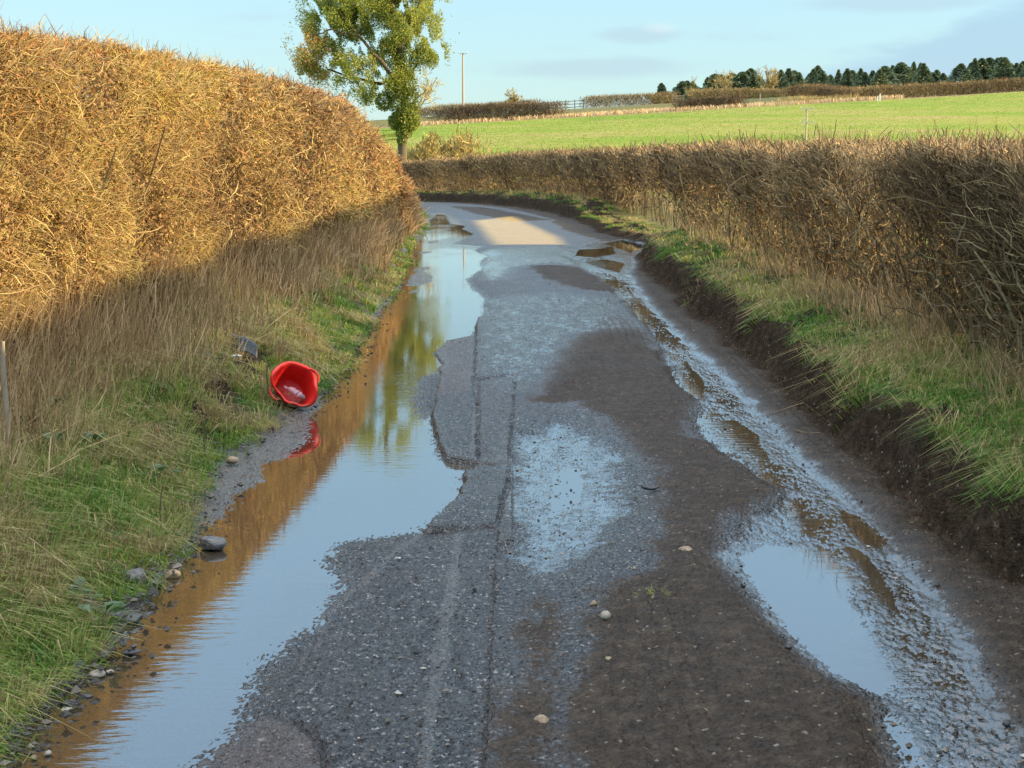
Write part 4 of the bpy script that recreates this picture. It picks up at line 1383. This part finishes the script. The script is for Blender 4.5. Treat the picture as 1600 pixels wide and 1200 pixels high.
# straw tussocks on the rough margin of the field
def build_margin():
    r = np.random.default_rng(73)
    n = 9000
    u = r.uniform(640, 1400, n)
    Z = 229 + r.uniform(0, 22, n) ** 1.0
    x = (u - 800) / FOC * Z
    z = ground_h(x, Z) - 0.03
    h = r.uniform(0.3, 0.9, n)
    lean = r.normal(0, 0.25, (n, 2))
    V, F = blades(np.stack([x, Z, z], 1), h, lean, r.uniform(0.08, 0.2, n), 0.1, 3)
    tag(link_mesh('dead_grass', V, F, M_STRAW, None, {'tint': np.repeat(r.uniform(0.2, 0.9, n), 5)}), 'pale straw grass on the rough margin above the green field', 'dead grass', kind='stuff')
    # sprouting crop: rows of young tufts across the visible slope
    n = 120000
    Z = r.uniform(100, 228, n)
    x = r.uniform(-0.12, 0.37, n) * Z
    row = 1.1
    ca, sa = math.cos(0.5), math.sin(0.5)
    p, q = x * ca + Z * sa, -x * sa + Z * ca
    q = np.round(q / row) * row + r.normal(0, 0.09, n)
    x, Z = p * ca - q * sa, p * sa + q * ca
    kp = (Z > 98) & (Z < 227.5)
    x, Z = x[kp], Z[kp]
    n = len(x)
    z = ground_h(x, Z) - 0.03
    h = r.uniform(0.05, 0.12, n)
    lean = r.normal(0, 0.10, (n, 2))
    V, F = blades(np.stack([x, Z, z], 1), h, lean, r.uniform(0.03, 0.09, n), 0.1, 4)
    t = np.clip(0.33 + 0.30 * fbm(x * 0.05, Z * 0.04, 75, 4) + r.normal(0, 0.08, n) - 0.12 * smooth(185, 215, Z), 0.05, 0.7)
    tag(link_mesh('crop', V, F, M_CROP, None, {'tint': np.repeat(t, 5)}), 'young green cereal crop sprouting in rows over the slope', 'crop', kind='stuff')


build_margin()


# ------------------------------------------------------------------ poles, railings, gate, post
def simple_mat(name, col, rough=0.7, spec=0.3, var=0.3, scale=20, bump=0.2):
    m = Mat(name)
    p = m.pos()
    n = m.noise(p, scale, 5, 0.6)
    dark = tuple(c * (1 - var) for c in col)
    lite = tuple(min(1, c * (1 + var)) for c in col)
    c = m.mix(n, dark, lite)
    return m.done(m.principled(c, rough, spec, m.bump(n, bump, 0.01)))


M_POLE = simple_mat('weathered_pole', (0.36, 0.30, 0.22), 0.8, 0.2)
M_STEEL = simple_mat('galvanised_steel', (0.35, 0.36, 0.37), 0.5, 0.5)
M_PORC = simple_mat('insulator_porcelain', (0.45, 0.43, 0.40), 0.25, 0.5)
M_WHITE = simple_mat('white_paint', (0.72, 0.70, 0.64), 0.6, 0.3, 0.15)
M_WOOD = simple_mat('fence_timber', (0.24, 0.19, 0.13), 0.85, 0.2)


def box(cx, cy, cz, sx, sy, sz):
    V = np.array([(x, y, z) for z in (-1, 1) for y in (-1, 1) for x in (-1, 1)], float) * 0.5 * np.array([sx, sy, sz]) + np.array([cx, cy, cz])
    F = np.array([(0, 2, 3, 1), (4, 5, 7, 6), (0, 1, 5, 4), (2, 6, 7, 3), (0, 4, 6, 2), (1, 3, 7, 5)])
    return V, F


def boxes(name, specs, mat, parent):
    Vs, Fs, k = [], [], 0
    for s in specs:
        V, F = box(*s)
        Vs.append(V)
        Fs.append(F + k)
        k += 8
    return link_mesh(name, np.concatenate(Vs), np.concatenate(Fs), mat, parent)


def pole(u, Z, vt, label, arms, thick, aw):
    x, Z, g = spot(u, Z)
    H = CAM_H + (240 - vt) * Z / FOC - g
    root = empty('power_pole', (x, Z, g), label, 'pole', 'power poles')
    V, F, k = tubes(np.array([[[0, 0, -0.4], [0, 0, H * 0.5], [0, 0, H]]], float), np.array([[thick, thick * 0.85, thick * 0.65]]), 10)
    link_mesh('shaft', V, F, M_POLE, root, None, True)
    for dz, w in arms:
        arm = boxes('crossarm', [(0, -thick * 0.9, H - dz, w, aw, aw)], M_STEEL, root)
        for sx in (-0.46, 0, 0.46):
            if dz < 0.3 and sx == 0:
                continue
            pt = np.array([[[sx * w, -thick * 0.9, H - dz + aw * 0.5], [sx * w, -thick * 0.9, H - dz + aw], [sx * w, -thick * 0.9, H - dz + aw * 3.2]]], float)
            V, F, k = tubes(pt, np.array([[aw * 0.25, aw * 0.7, aw * 0.35]]), 8)
            link_mesh('insulator', V, F, M_PORC, arm, None, True)


pole(725, 296, 88, 'tall pale power pole standing against the sky on the left skyline', [(0.15, 1.7)], 0.24, 0.13)
pole(1253, 104, 171, 'dark power pole with two crossarms standing low in the green field', [(0.06, 0.95), (0.98, 1.0)], 0.085, 0.05)


def railing(u0, u1, Z, n, rails, h, label, name='rail_fence', cat='fence'):
    x0, x1 = far(u0, Z)[0], far(u1, Z)[0]
    xm = (x0 + x1) / 2
    g = gz(xm, Z)
    root = empty(name, (xm, Z, g), label, cat)
    for i in range(n):
        x = x0 + (x1 - x0) * i / (n - 1)
        boxes('post', [(x - xm, 0, gz(x, Z) - g + h * 0.52, 0.16, 0.16, h * 1.2)], M_WOOD, root)
    a, b = gz(x0, Z) - g, gz(x1, Z) - g
    for f in rails:
        z = h * f
        V, F, k = tubes(np.array([[[x0 - xm - 0.2, -0.1, a + z], [0, -0.1, (a + b) / 2 + z], [x1 - xm + 0.2, -0.1, b + z]]]), np.full((1, 3), 0.07), 4)
        link_mesh('rail', V, F, M_WOOD, root)


railing(842, 910, 300, 6, (0.25, 0.6, 0.95), 1.7, 'open timber railings on the skyline between two hedgerows')
railing(1047, 1063, 292, 3, (0.3, 0.6, 0.95), 1.3, 'small timber field gate in front of the skyline hedgerow', 'field_gate', 'gate')

x, Z, g = spot(1364, 226)
root = empty('marker_post', (x, Z, g), 'short white forked post at the top edge of the green field', 'post')
boxes('post', [(0.1, 0, 0.55, 0.17, 0.17, 1.15)], M_WHITE, root)
boxes('stub', [(-0.28, 0.0, 0.35, 0.12, 0.12, 0.75)], M_WHITE, root)
x, Z, g = spot(1181, 233)
root = empty('field_post', (x, Z, g), 'thin pale timber post beside the short bramble bank', 'post')
boxes('post', [(0, 0, 0.9, 0.16, 0.16, 2.0)], M_POLE, root)
boxes('cap', [(0, 0, 1.925, 0.2, 0.2, 0.05)], M_POLE, root)


# ------------------------------------------------------------------ red tub and litter
def build_tub():
    m = Mat('red_plastic')
    n = m.noise(m.pos(), 9, 5)
    col = m.mix(m.range(n, 0.35, 0.75, 0.0, 0.5), (0.74, 0.024, 0.018), (0.52, 0.022, 0.018))
    dirt = m.noise(m.pos((1, 1, 1)), 26, 6, 0.7)
    sp = m.N.new('ShaderNodeSeparateXYZ')
    m.L.new(m.pos(), sp.inputs[0])
    low = m.range(sp.outputs[2], 0.10, -0.01, 0.0, 0.35)
    col = m.mix(m.range(m.math('ADD', dirt, low), 0.56, 0.76, 0.0, 0.8), col, (0.10, 0.065, 0.04))
    red = m.done(m.principled(col, 0.42, 0.45, m.bump(n, 0.15, 0.01), **{'Subsurface Weight': 0.0}))
    x, Z = on_ground(462, 643)
    root = empty('red_tub', (x, Z, 0.0), 'crumpled red plastic tub lying on its side at the edge of the flood', 'tub')
    ax = Vector((0.30, -0.86, 0.40)).normalized()
    e1 = ax.cross(Vector((0, 0, 1))).normalized()      # sideways
    e2 = e1.cross(ax).normalized()
    e2 = -e2 if e2.z < 0 else e2
    ns = 64

    def ring(t, rad, wave, push=0.0):
        out = []
        for i in range(ns):
            a = 2 * math.pi * i / ns
            ca, sa = math.cos(a), math.sin(a)
            rr = rad * (1 + 0.06 * math.cos(2 * (a - 0.7)) + wave * (0.07 * math.sin(3 * a + 0.5) + 0.05 * math.sin(5 * a + 1.0) + 0.05 * math.cos(2 * a - 2.2)))
            rr *= 1 - 0.20 * wave * math.exp(-((a - 4.85) / 0.38) ** 2)      # dented lower lip
            rr *= 1 + 0.10 * wave * math.exp(-((a - 1.9) / 0.7) ** 2)
            tt = t + push * 0.030 * (math.sin(2 * a + 0.9) + 0.5 * math.sin(4 * a))
            p = e1 * (ca * rr * 1.0) + e2 * (sa * rr * 1.02) + ax * tt
            out.append(p)
        return out
    prof = [(-0.215, 0.01, 0), (-0.215, 0.085, 0), (-0.205, 0.098, 0), (-0.12, 0.112, 0.3), (-0.04, 0.128, 0.7), (-0.008, 0.133, 1.0), (-0.006, 0.145, 1.0), (0.006, 0.150, 1.0), (0.008, 0.136, 1.0),
            (-0.002, 0.128, 1.0), (-0.04, 0.122, 0.7), (-0.12, 0.106, 0.3), (-0.195, 0.092, 0), (-0.207, 0.08, 0), (-0.208, 0.01, 0)]
    V, F = [], []
    for t, rad, w in prof:
        V += ring(t, rad, w, w)
    for j in range(len(prof) - 1):
        for i in range(ns):
            i2 = (i + 1) % ns
            F.append((j * ns + i, j * ns + i2, (j + 1) * ns + i2, (j + 1) * ns + i))
    V = np.array([tuple(v) for v in V])
    lift = 0.002 - V[:, 2].min()
    V[:, 2] += lift
    link_mesh('bucket', V, np.array(F), red, root, None, True)
    # two strap handles on the lip
    for a0 in (2.75, 5.95):
        P = []
        for s in np.linspace(-0.35, 0.35, 13):
            a = a0 + s
            b = 0.030 * (1 - (s / 0.35) ** 2)
            p = e1 * (math.cos(a) * (0.150 + b * 0.6)) + e2 * (math.sin(a) * (0.150 + b * 0.6)) + ax * (-0.008 + 0.0 * b)
            P.append((p.x, p.y, p.z + lift))
        V2, F2, k = tubes(np.array([P]), np.full((1, 13), 0.007), 8)
        link_mesh('handle', V2, F2, red, root, None, True)
    # crumpled bottle inside
    clear = simple_mat('milky_plastic', (0.52, 0.30, 0.34), 0.25, 0.5, 0.35, 30)
    dk = simple_mat('grey_scrap', (0.22, 0.22, 0.23), 0.5, 0.4, 0.5, 40)
    b0 = e1 * 0.045 + e2 * -0.060 + ax * -0.07
    b1 = e1 * -0.055 + e2 * 0.02 + ax * -0.10
    if (e1.x < 0):
        b0, b1 = e1 * -0.045 + e2 * -0.060 + ax * -0.07, e1 * 0.055 + e2 * 0.02 + ax * -0.10
    bo = empty('plastic_bottle', (x, Z, lift), 'crumpled pinkish bottle lying inside the red tub', 'bottle')
    tt = np.linspace(0, 1, 16)
    pts = np.array([[tuple(b0.lerp(b1, float(t))) for t in tt]])
    pts += np.random.default_rng(3).normal(0, 0.0025, pts.shape)
    rad = np.interp(tt, [0, 0.06, 0.55, 0.75, 0.9, 1], [0.010, 0.026, 0.024, 0.012, 0.010, 0.004])
    V3, F3, k = tubes(pts, rad[None] * (1 + 0.12 * np.sin(np.arange(16) * 2.1)), 12)
    link_mesh('body', V3, F3, clear, bo, None, True)
    c0 = b0 + (b0 - b1).normalized() * 0.012
    V4, F4, k = tubes(np.array([[tuple(b0 + (b0 - b1).normalized() * 0.001), tuple(c0), tuple(c0 + (b0 - b1).normalized() * 0.018)]]), np.array([[0.016, 0.018, 0.008]]), 10)
    link_mesh('label_wrap', V4, F4, dk, bo, None, True)


build_tub()


def build_litter():
    blk = simple_mat('dark_plastic', (0.035, 0.045, 0.06), 0.35, 0.5, 0.3, 12)
    x, Z = on_ground(378, 540, 0.36)
    zz = gz(x, Z) + 0.07
    root = empty('plastic_shard', (x, Z, zz), 'dark blue grey curved plastic shard in the left grass behind the red tub', 'litter')
    nu, nv = 18, 8
    for nm, sgn, w, h, off in (('panel', 1, 0.21, 0.10, (0, 0, 0.03)), ('flap', -1, 0.10, 0.06, (-0.07, 0.02, 0.09))):
        V, F = [], []
        for lay in (0, 0.004):
            for j in range(nv):
                for i in range(nu):
                    s, t = i / (nu - 1) - 0.5, j / (nv - 1) - 0.5
                    hh = h * (0.55 + 0.5 * (0.5 - s)) if sgn > 0 else h * (1 - abs(s))
                    V.append((s * w + off[0], t * hh * 0.7 + off[1] + lay, t * hh * 0.75 * sgn + off[2] - 1.1 * s * s * w + 0.02 * math.sin(t * 3)))
        q = nu * nv
        for j in range(nv - 1):
            for i in range(nu - 1):
                a = j * nu + i
                F.append((a, a + 1, a + nu + 1, a + nu))
                F.append((q + a, q + a + nu, q + a + nu + 1, q + a + 1))
        bd = [i for i in range(nu)] + [j * nu + nu - 1 for j in range(1, nv)] + [(nv - 1) * nu + i for i in range(nu - 2, -1, -1)] + [j * nu for j in range(nv - 2, 0, -1)]
        for i in range(len(bd)):
            a, b = bd[i], bd[(i + 1) % len(bd)]
            F.append((a, q + a, q + b, b))
        link_mesh(nm, np.array(V), np.array(F), blk, root, None, True)
    wp = simple_mat('white_scrap', (0.65, 0.66, 0.66), 0.5, 0.3, 0.15, 30)
    x, Z = on_ground(369, 554, 0.33)
    r = np.random.default_rng(5)
    V, F = [], []
    for j in range(5):
        for i in range(7):
            V.append(((i - 3) * 0.011, (j - 2) * 0.011, 0.012 * r.normal() * 0.5 + 0.02))
    for j in range(4):
        for i in range(6):
            a = j * 7 + i
            F.append((a, a + 1, a + 8, a + 7))
    o = link_mesh('paper_scrap', np.array(V), np.array(F), wp, None, None, True)
    o.location = (x, Z, gz(x, Z) + 0.05)
    md = o.modifiers.new('thick', 'SOLIDIFY')
    md.thickness = 0.002
    tag(o, 'small crumpled white scrap in the grass below the dark plastic shard', 'litter')


build_litter()


# ------------------------------------------------------------------ stones
def stone_mat(name, a, b, rough=0.6):
    m = Mat(name)
    p = m.pos()
    n = m.noise(p, 35, 5, 0.65)
    c = m.mix(m.range(n, 0.3, 0.7), a, b)
    return m.done(m.principled(c, rough, 0.4, m.bump(n, 0.4, 0.006)))


M_FLINT = stone_mat('tan_flint', (0.14, 0.095, 0.055), (0.32, 0.24, 0.15))
M_GREY = stone_mat('grey_stone', (0.035, 0.034, 0.033), (0.13, 0.125, 0.12), 0.4)
M_DARK = stone_mat('dark_stone', (0.02, 0.02, 0.022), (0.06, 0.058, 0.056), 0.4)
M_PALE = stone_mat('pale_stone', (0.20, 0.17, 0.13), (0.40, 0.35, 0.28))


def rock_mesh(name, size, seed, mat, facet=0.5, sub=3):
    import bmesh
    r = np.random.default_rng(seed)
    bm = bmesh.new()
    bmesh.ops.create_icosphere(bm, subdivisions=sub, radius=0.5)
    V = np.array([v.co[:] for v in bm.verts])
    for _ in range(int(10 * facet) + 3):
        d = rand_dirs(1, r)[0]
        lim = r.uniform(0.28, 0.44)
        k = V @ d
        V = V - np.clip(k - lim, 0, None)[:, None] * d * 0.92
    V += 0.012 * norm(V) * (vnoise(V[:, 0] * 9 + seed, V[:, 1] * 9 + V[:, 2] * 7, seed))[:, None]
    V = V * np.array(size)
    for v, c in zip(bm.verts, V):
        v.co = c
    me = bpy.data.meshes.new(name)
    bm.to_mesh(me)
    bm.free()
    me.materials.append(mat)
    for p in me.polygons:
        p.use_smooth = facet < 0.6
    return me


def stone(u, v, wpx, hpx, mat, label, seed, name='pebble', facet=0.4, z0=0.02, depth=1.0, cat='stone', group=None, sink=0.38):
    x, Z = on_ground(u, v + hpx * 0.35, z0)
    ppm = FOC / math.hypot(Z, CAM_H)
    w, h = wpx / ppm, hpx / ppm
    me = rock_mesh(name, (w * 1.12, max(w, h) * depth, h * 1.05), seed, mat, facet)
    o = bpy.data.objects.new(name, me)
    COL.objects.link(o)
    o.location = (x, Z, z0 + h * (0.5 - sink))
    o.rotation_euler = (0, 0, (seed * 1.7) % 0.8 - 0.4)
    return tag(o, label, cat, group)


stone(332, 848, 48, 26, M_GREY, 'flat topped grey block standing in the flood by the left bank', 1, 'stone_block', 0.9, 0.0, 0.9, sink=0.2)
stone(212, 902, 40, 34, M_GREY, 'angular dark grey lump at the edge of the left grass', 2, 'stone_block', 0.95, 0.02, 1.0, sink=0.2)
stone(240, 908, 26, 18, M_DARK, 'small dark stone touching the angular grey lump', 3, 'stone', 0.8, 0.01)
stone(268, 897, 26, 14, M_FLINT, 'tan flint in the shallows right of the angular grey lump', 4, 'stone', 0.5, 0.0, sink=0.15)
stone(176, 958, 30, 22, M_GREY, 'rounded grey stone with pale top in the lower left cluster', 5, 'stone', 0.6, 0.02)
stone(206, 962, 34, 20, M_DARK, 'wet dark stone right of the rounded grey one at the water', 6, 'stone', 0.8, 0.01)
stone(160, 968, 16, 12, M_DARK, 'little dark stone left in the lower left cluster', 7, 'stone', 0.8, 0.02)
stone(205, 1020, 30, 12, M_DARK, 'long thin dark stone awash below the lower left cluster', 8, 'stone', 0.8, 0.0, 0.6, sink=0.15)
stone(152, 1053, 24, 12, M_PALE, 'pale flat pebble awash at the lower left', 9, 'pebble', 0.3, 0.0, sink=0.15)
stone(172, 1050, 12, 8, M_PALE, 'small pale pebble beside the pale flat one', 10, 'pebble', 0.3, 0.0, sink=0.15)
stone(108, 1069, 10, 8, M_FLINT, 'yellowish pebble at the foot of the left grass', 11, 'pebble', 0.3, 0.01)
stone(105, 1109, 18, 9, M_PALE, 'white oval pebble in the shallow corner pool', 12, 'pebble', 0.3, 0.0, sink=0.15)
stone(108, 1096, 26, 14, M_DARK, 'dark jagged stone behind the white oval pebble', 13, 'stone', 0.9, 0.0)
stone(45, 1130, 10, 7, M_FLINT, 'upper tan pebble of the group in the bottom left corner', 14, 'pebble', 0.3, 0.0, sink=0.1)
stone(49, 1166, 11, 8, M_PALE, 'middle cream pebble of the group in the bottom left corner', 15, 'pebble', 0.3, 0.0, sink=0.1)
stone(74, 1177, 13, 9, M_PALE, 'largest cream pebble in the bottom left corner', 16, 'pebble', 0.3, 0.0, sink=0.1)
stone(54, 1184, 11, 8, M_FLINT, 'lowest tan pebble in the bottom left corner', 17, 'pebble', 0.3, 0.0, sink=0.1)
stone(134, 1086, 24, 9, M_DARK, 'slim dark stick like stone awash near the white oval pebble', 18, 'stone', 0.9, 0.0, 0.5)
stone(362, 716, 20, 12, M_FLINT, 'reddish tan flint at the foot of the bank behind the silt spit', 19, 'stone', 0.6, 0.03)
stone(946, 962, 15, 16, M_PALE, 'cream oval pebble on the muddy crown of the lane', 20, 'pebble', 0.15, 0.045, sink=0.15)
stone(927, 943, 11, 11, M_FLINT, 'orange brown flint just behind the cream oval pebble', 21, 'pebble', 0.5, 0.045, sink=0.2)
stone(846, 1125, 22, 17, M_FLINT, 'largest tan pebble on the lane at the bottom centre', 22, 'pebble', 0.5, 0.04, sink=0.2)
stone(880, 1024, 20, 18, M_GREY, 'grey angular stone pressed into the mud below the cream pebble', 23, 'stone', 0.8, 0.03, sink=0.3)
stone(870, 1006, 10, 7, M_FLINT, 'small tan pebble above the grey angular stone', 24, 'pebble', 0.4, 0.04)
stone(951, 1028, 12, 8, M_FLINT, 'small flat tan pebble right of the grey angular stone', 25, 'pebble', 0.4, 0.045)
stone(1073, 857, 24, 11, M_FLINT, 'flat brown stone in the mud near the middle of the lane', 26, 'stone', 0.6, 0.045)
stone(991, 887, 8, 9, M_FLINT, 'tiny orange flint on the edge of the wet middle patch', 27, 'pebble', 0.5, 0.04)
stone(1017, 811, 11, 9, M_DARK, 'black round clod below the curved black scrap', 28, 'clod', 0.5, 0.04)
stone(1161, 913, 9, 9, M_DARK, 'black clod at the left rim of the large puddle', 29, 'clod', 0.5, 0.012)
stone(1232, 1010, 10, 8, M_DARK, 'black clod on the mud below the large puddle rim', 30, 'clod', 0.5, 0.03)
stone(1158, 883, 6, 5, M_DARK, 'tiny black clod at the top left tip of the large puddle', 31, 'clod', 0.5, 0.01)
stone(976, 1066, 9, 6, M_PALE, 'small pale chip on the mud between the tan pebbles', 32, 'pebble', 0.4, 0.045)
stone(1573, 1127, 14, 11, M_DARK, 'dark brown clod at the foot of the right mud bank', 33, 'clod', 0.5, 0.02)
stone(1358, 1141, 8, 8, M_FLINT, 'small tan pebble beside the lower tail of the large puddle', 34, 'pebble', 0.4, 0.01)
stone(868, 1180, 9, 7, M_PALE, 'pale chip below the largest tan pebble at the bottom', 35, 'pebble', 0.4, 0.04)
stone(904, 1198, 8, 6, M_PALE, 'pale chip cut by the bottom edge near the centre', 36, 'pebble', 0.4, 0.04)
stone(612, 414, 12, 9, M_GREY, 'grey stone at the far left shore of the flood', 37, 'stone', 0.7, 0.02)
stone(625, 392, 12, 9, M_GREY, 'grey stone farther along the left shore of the flood', 38, 'stone', 0.7, 0.03)


def build_scrap():
    x, Z = on_ground(1016, 766, 0.045)
    V, F, k = tubes(np.array([[(-0.045, 0.0, 0.022), (-0.03, 0.01, 0.008), (0.0, 0.0, 0.004), (0.025, -0.005, 0.008), (0.045, 0.0, 0.018)]]), np.array([[0.004, 0.010, 0.012, 0.010, 0.004]]), 8)
    V[:, 2] *= 0.8
    o = link_mesh('rubber_scrap', V, F, M_DARK, None, None, True)
    o.location = (x, Z, 0.05)
    tag(o, 'curved black scrap lying on the mud in mid lane', 'litter')
    # clump of moss
    r = np.random.default_rng(9)
    x, Z = on_ground(1020, 928, 0.045)
    n = 260
    P = np.stack([r.normal(0, 0.035, n), r.normal(0, 0.03, n), np.full(n, 0.0)], 1)
    V, F = blades(P, r.uniform(0.005, 0.02, n), r.normal(0, 0.025, (n, 2)), r.uniform(0.0015, 0.003, n), 0.2, 6)
    o = link_mesh('moss_clump', V, F, M_GRASS, None, {'tint': np.repeat(r.uniform(0.45, 0.75, n), 5)})
    o.location = (x, Z, 0.045)
    tag(o, 'flat olive wisp of torn grass on the muddy lane', 'moss')
    # loose grit
    n = 5200
    Z = sample_Z(n, 3.4, 30, r, 1.3)
    x = r.uniform(-0.5, 1.85, n)
    kp = (vnoise(x * 2, Z * 1.5, 141) + r.uniform(-0.7, 1.0, n)) > 0.1
    x, Z = x[kp], Z[kp]
    P = np.stack([x, Z], 1)
    bad = np.minimum(sdist(P, FLOOD), np.minimum(sdist(P, BIG_PUDDLE), sdist(P, BROWN_A))) < 0.0
    x, Z = x[~bad], Z[~bad]
    n = len(x)
    nl = 1500
    Zl = sample_Z(nl, 3.4, 30, r, 1.2)
    xl = edge_left(Zl) + r.normal(0.05, 0.09, nl)
    x, Z = np.concatenate([x, xl]), np.concatenate([Z, Zl])
    shore = np.concatenate([np.zeros(n, bool), np.ones(nl, bool)])
    n = len(x)
    ico = np.array([(1, 0, 0), (-1, 0, 0), (0, 1, 0), (0, -1, 0), (0, 0, 1), (0, 0, -1)], float)
    fc = np.array([(0, 2, 4), (2, 1, 4), (1, 3, 4), (3, 0, 4), (2, 0, 5), (1, 2, 5), (3, 1, 5), (0, 3, 5)])
    s = r.gamma(2.0, 0.0018, n) + 0.0015
    sh = r.uniform(0.6, 1.3, (n, 6, 1))
    wetz = np.zeros(n)
    for q in WET:
        wetz = np.maximum(wetz, smooth(0.05, -0.1, sdist(np.stack([x, Z], 1), q)))
    zz = 0.030 * (1 - wetz) + 0.004 * wetz
    zz = np.where(shore, np.maximum(ground_h(x + xc(Z), Z) + 0.012, 0.004), zz)
    s = np.where(shore, s * 1.7, s)
    a = r.uniform(0, 6.28, n)
    rot = np.stack([np.stack([np.cos(a), -np.sin(a), 0 * a], 1), np.stack([np.sin(a), np.cos(a), 0 * a], 1), np.stack([0 * a, 0 * a, 1 + 0 * a], 1)], 1)
    V = np.einsum('nij,nkj->nki', rot, ico[None] * sh * s[:, None, None] * np.array([1.2, 0.9, 0.7])) + np.stack([x + xc(Z), Z, zz], 1)[:, None, :]
    F = (fc[None] + (np.arange(n) * 6)[:, None, None]).reshape(-1, 3)
    gm = tint_mat('grit', [(0.0, (0.02, 0.018, 0.016)), (0.6, (0.06, 0.05, 0.042)), (0.9, (0.2, 0.17, 0.13)), (1.0, (0.45, 0.42, 0.36))], 0, 0.55, 0.4)
    tag(link_mesh('gravel', V.reshape(-1, 3), F, gm, None, {'tint': np.repeat(np.where(shore, r.uniform(0, 0.86, n), r.uniform(0, 1, n)) ** 1.3, 6)}), 'loose grit and chips scattered over the muddy lane', 'gravel', kind='stuff')


build_scrap()


# ------------------------------------------------------------------ broad leaved weeds and sticks on the left bank
M_DOCK = tint_mat('dock_leaves', [(0.0, (0.02, 0.06, 0.015)), (0.6, (0.045, 0.11, 0.03)), (1.0, (0.09, 0.15, 0.05))], 0.25, 0.4, 0.5)


def weed(u, v, z0, label, seed, nl=12, size=0.06):
    r = np.random.default_rng(seed)
    x, Z = on_ground(u, v, z0)
    g = gz(x, Z)
    root = empty('dock_plant', (x, Z, g), label, 'weed', 'broad leaved weeds on the left bank')
    V, F = [], []
    S = []
    for i in range(nl):
        a = r.uniform(0, 6.28)
        el = r.uniform(0.3, 1.0)
        d = np.array([math.cos(a) * math.cos(el), math.sin(a) * math.cos(el), math.sin(el)])
        L = size * r.uniform(0.8, 1.5)
        base = d * L * 0.9 + np.array([0, 0, 0.05])
        sd = np.cross(d, (0, 0, 1))
        sd /= np.linalg.norm(sd)
        w = L * r.uniform(0.3, 0.5)
        k = len(V)
        dr = np.array([0, 0, -0.35 * L])
        mid = base + d * L * 0.6
        V += [base, mid + sd * w, mid + np.array([0, 0, -0.05 * L]), mid - sd * w, base + d * L * 1.25 + dr]
        F += [(k, k + 1, k + 2), (k, k + 2, k + 3), (k + 1, k + 4, k + 2), (k + 2, k + 4, k + 3)]
        S.append((np.array([0, 0, -0.02]), base * 0.5 + np.array([0, 0, 0.012]), base))
    t = np.repeat(r.uniform(0, 1, nl), 5)
    link_mesh('leaves', np.array(V), np.array(F), M_DOCK, root, {'tint': t})
    V, F, k = tubes(np.array(S), np.tile(np.array([[0.002, 0.0016, 0.0012]]), (nl, 1)), 4)
    link_mesh('stalks', V, F, M_STEM, root, {'tint': np.full(len(V), 0.8)})


for i, (u, v, lab) in enumerate(((92, 668, 'broad dark leaved weed highest on the left bank by the broken stick'),
                                 (45, 700, 'broad leaved weed at the left picture edge below the broken stick'),
                                 (85, 722, 'broad leaved weed just below the highest weed on the left bank'),
                                 (150, 700, 'glossy weed in the grass right of the other upper weeds'),
                                 (125, 850, 'low broad leaved weed halfway down the left bank'),
                                 (330, 575, 'dark leafy weed on the bank left of the red tub'),
                                 (245, 690, 'dark weed among straw tufts in the middle of the left bank'),
                                 (150, 870, 'small weed with a pale leaf low on the left bank'))):
    weed(u, v, 0.30, lab, 400 + i, 11, 0.042)


def stick(u, v, z0, pts, rads, label, seed, mat=M_POLE, name='stick'):
    x, Z = on_ground(u, v, z0)
    g = gz(x, Z)
    V, F, k = tubes(np.array([pts], float), np.array([rads], float), 7)
    o = link_mesh(name, V, F, mat, None, None if mat is M_POLE else {'tint': np.full(len(V), 0.3)}, True)
    o.location = (x, Z, g)
    tag(o, label, 'stick')


stick(12, 705, 0.38, [(0, 0, -0.05), (0.004, 0.0, 0.2), (-0.004, 0.01, 0.4), (0.004, 0.0, 0.52)], [0.014, 0.013, 0.012, 0.009], 'broken pale stick standing upright at the left picture edge', 1)
stick(416, 592, 0.24, [(0, 0, -0.03), (0.01, 0, 0.12), (0.004, 0, 0.22), (0.02, 0, 0.30)], [0.006, 0.006, 0.005, 0.003], 'dark upright dead stalk in the grass beside the red tub', 2, M_STEM, 'dead_stalk')
stick(318, 640, 0.30, [(0, 0, -0.03), (0.0, 0, 0.12), (0.01, 0.0, 0.26)], [0.005, 0.004, 0.002], 'thin dead stalk on the bank left of the red tub', 3, M_STEM, 'dead_stalk')
stick(250, 740, 0.30, [(0, 0, -0.03), (-0.006, 0, 0.1), (0.004, 0, 0.2)], [0.005, 0.004, 0.002], 'short dead stalk in the straw tufts above the silt spit', 4, M_STEM, 'dead_stalk')
stick(1260, 672, 0.06, [(-0.06, 0.05, 0.03), (0, 0, 0.02), (0.07, -0.04, 0.03)], [0.004, 0.006, 0.003], 'dark twig lying at the foot of the right mud bank', 5, M_STEM, 'twig')
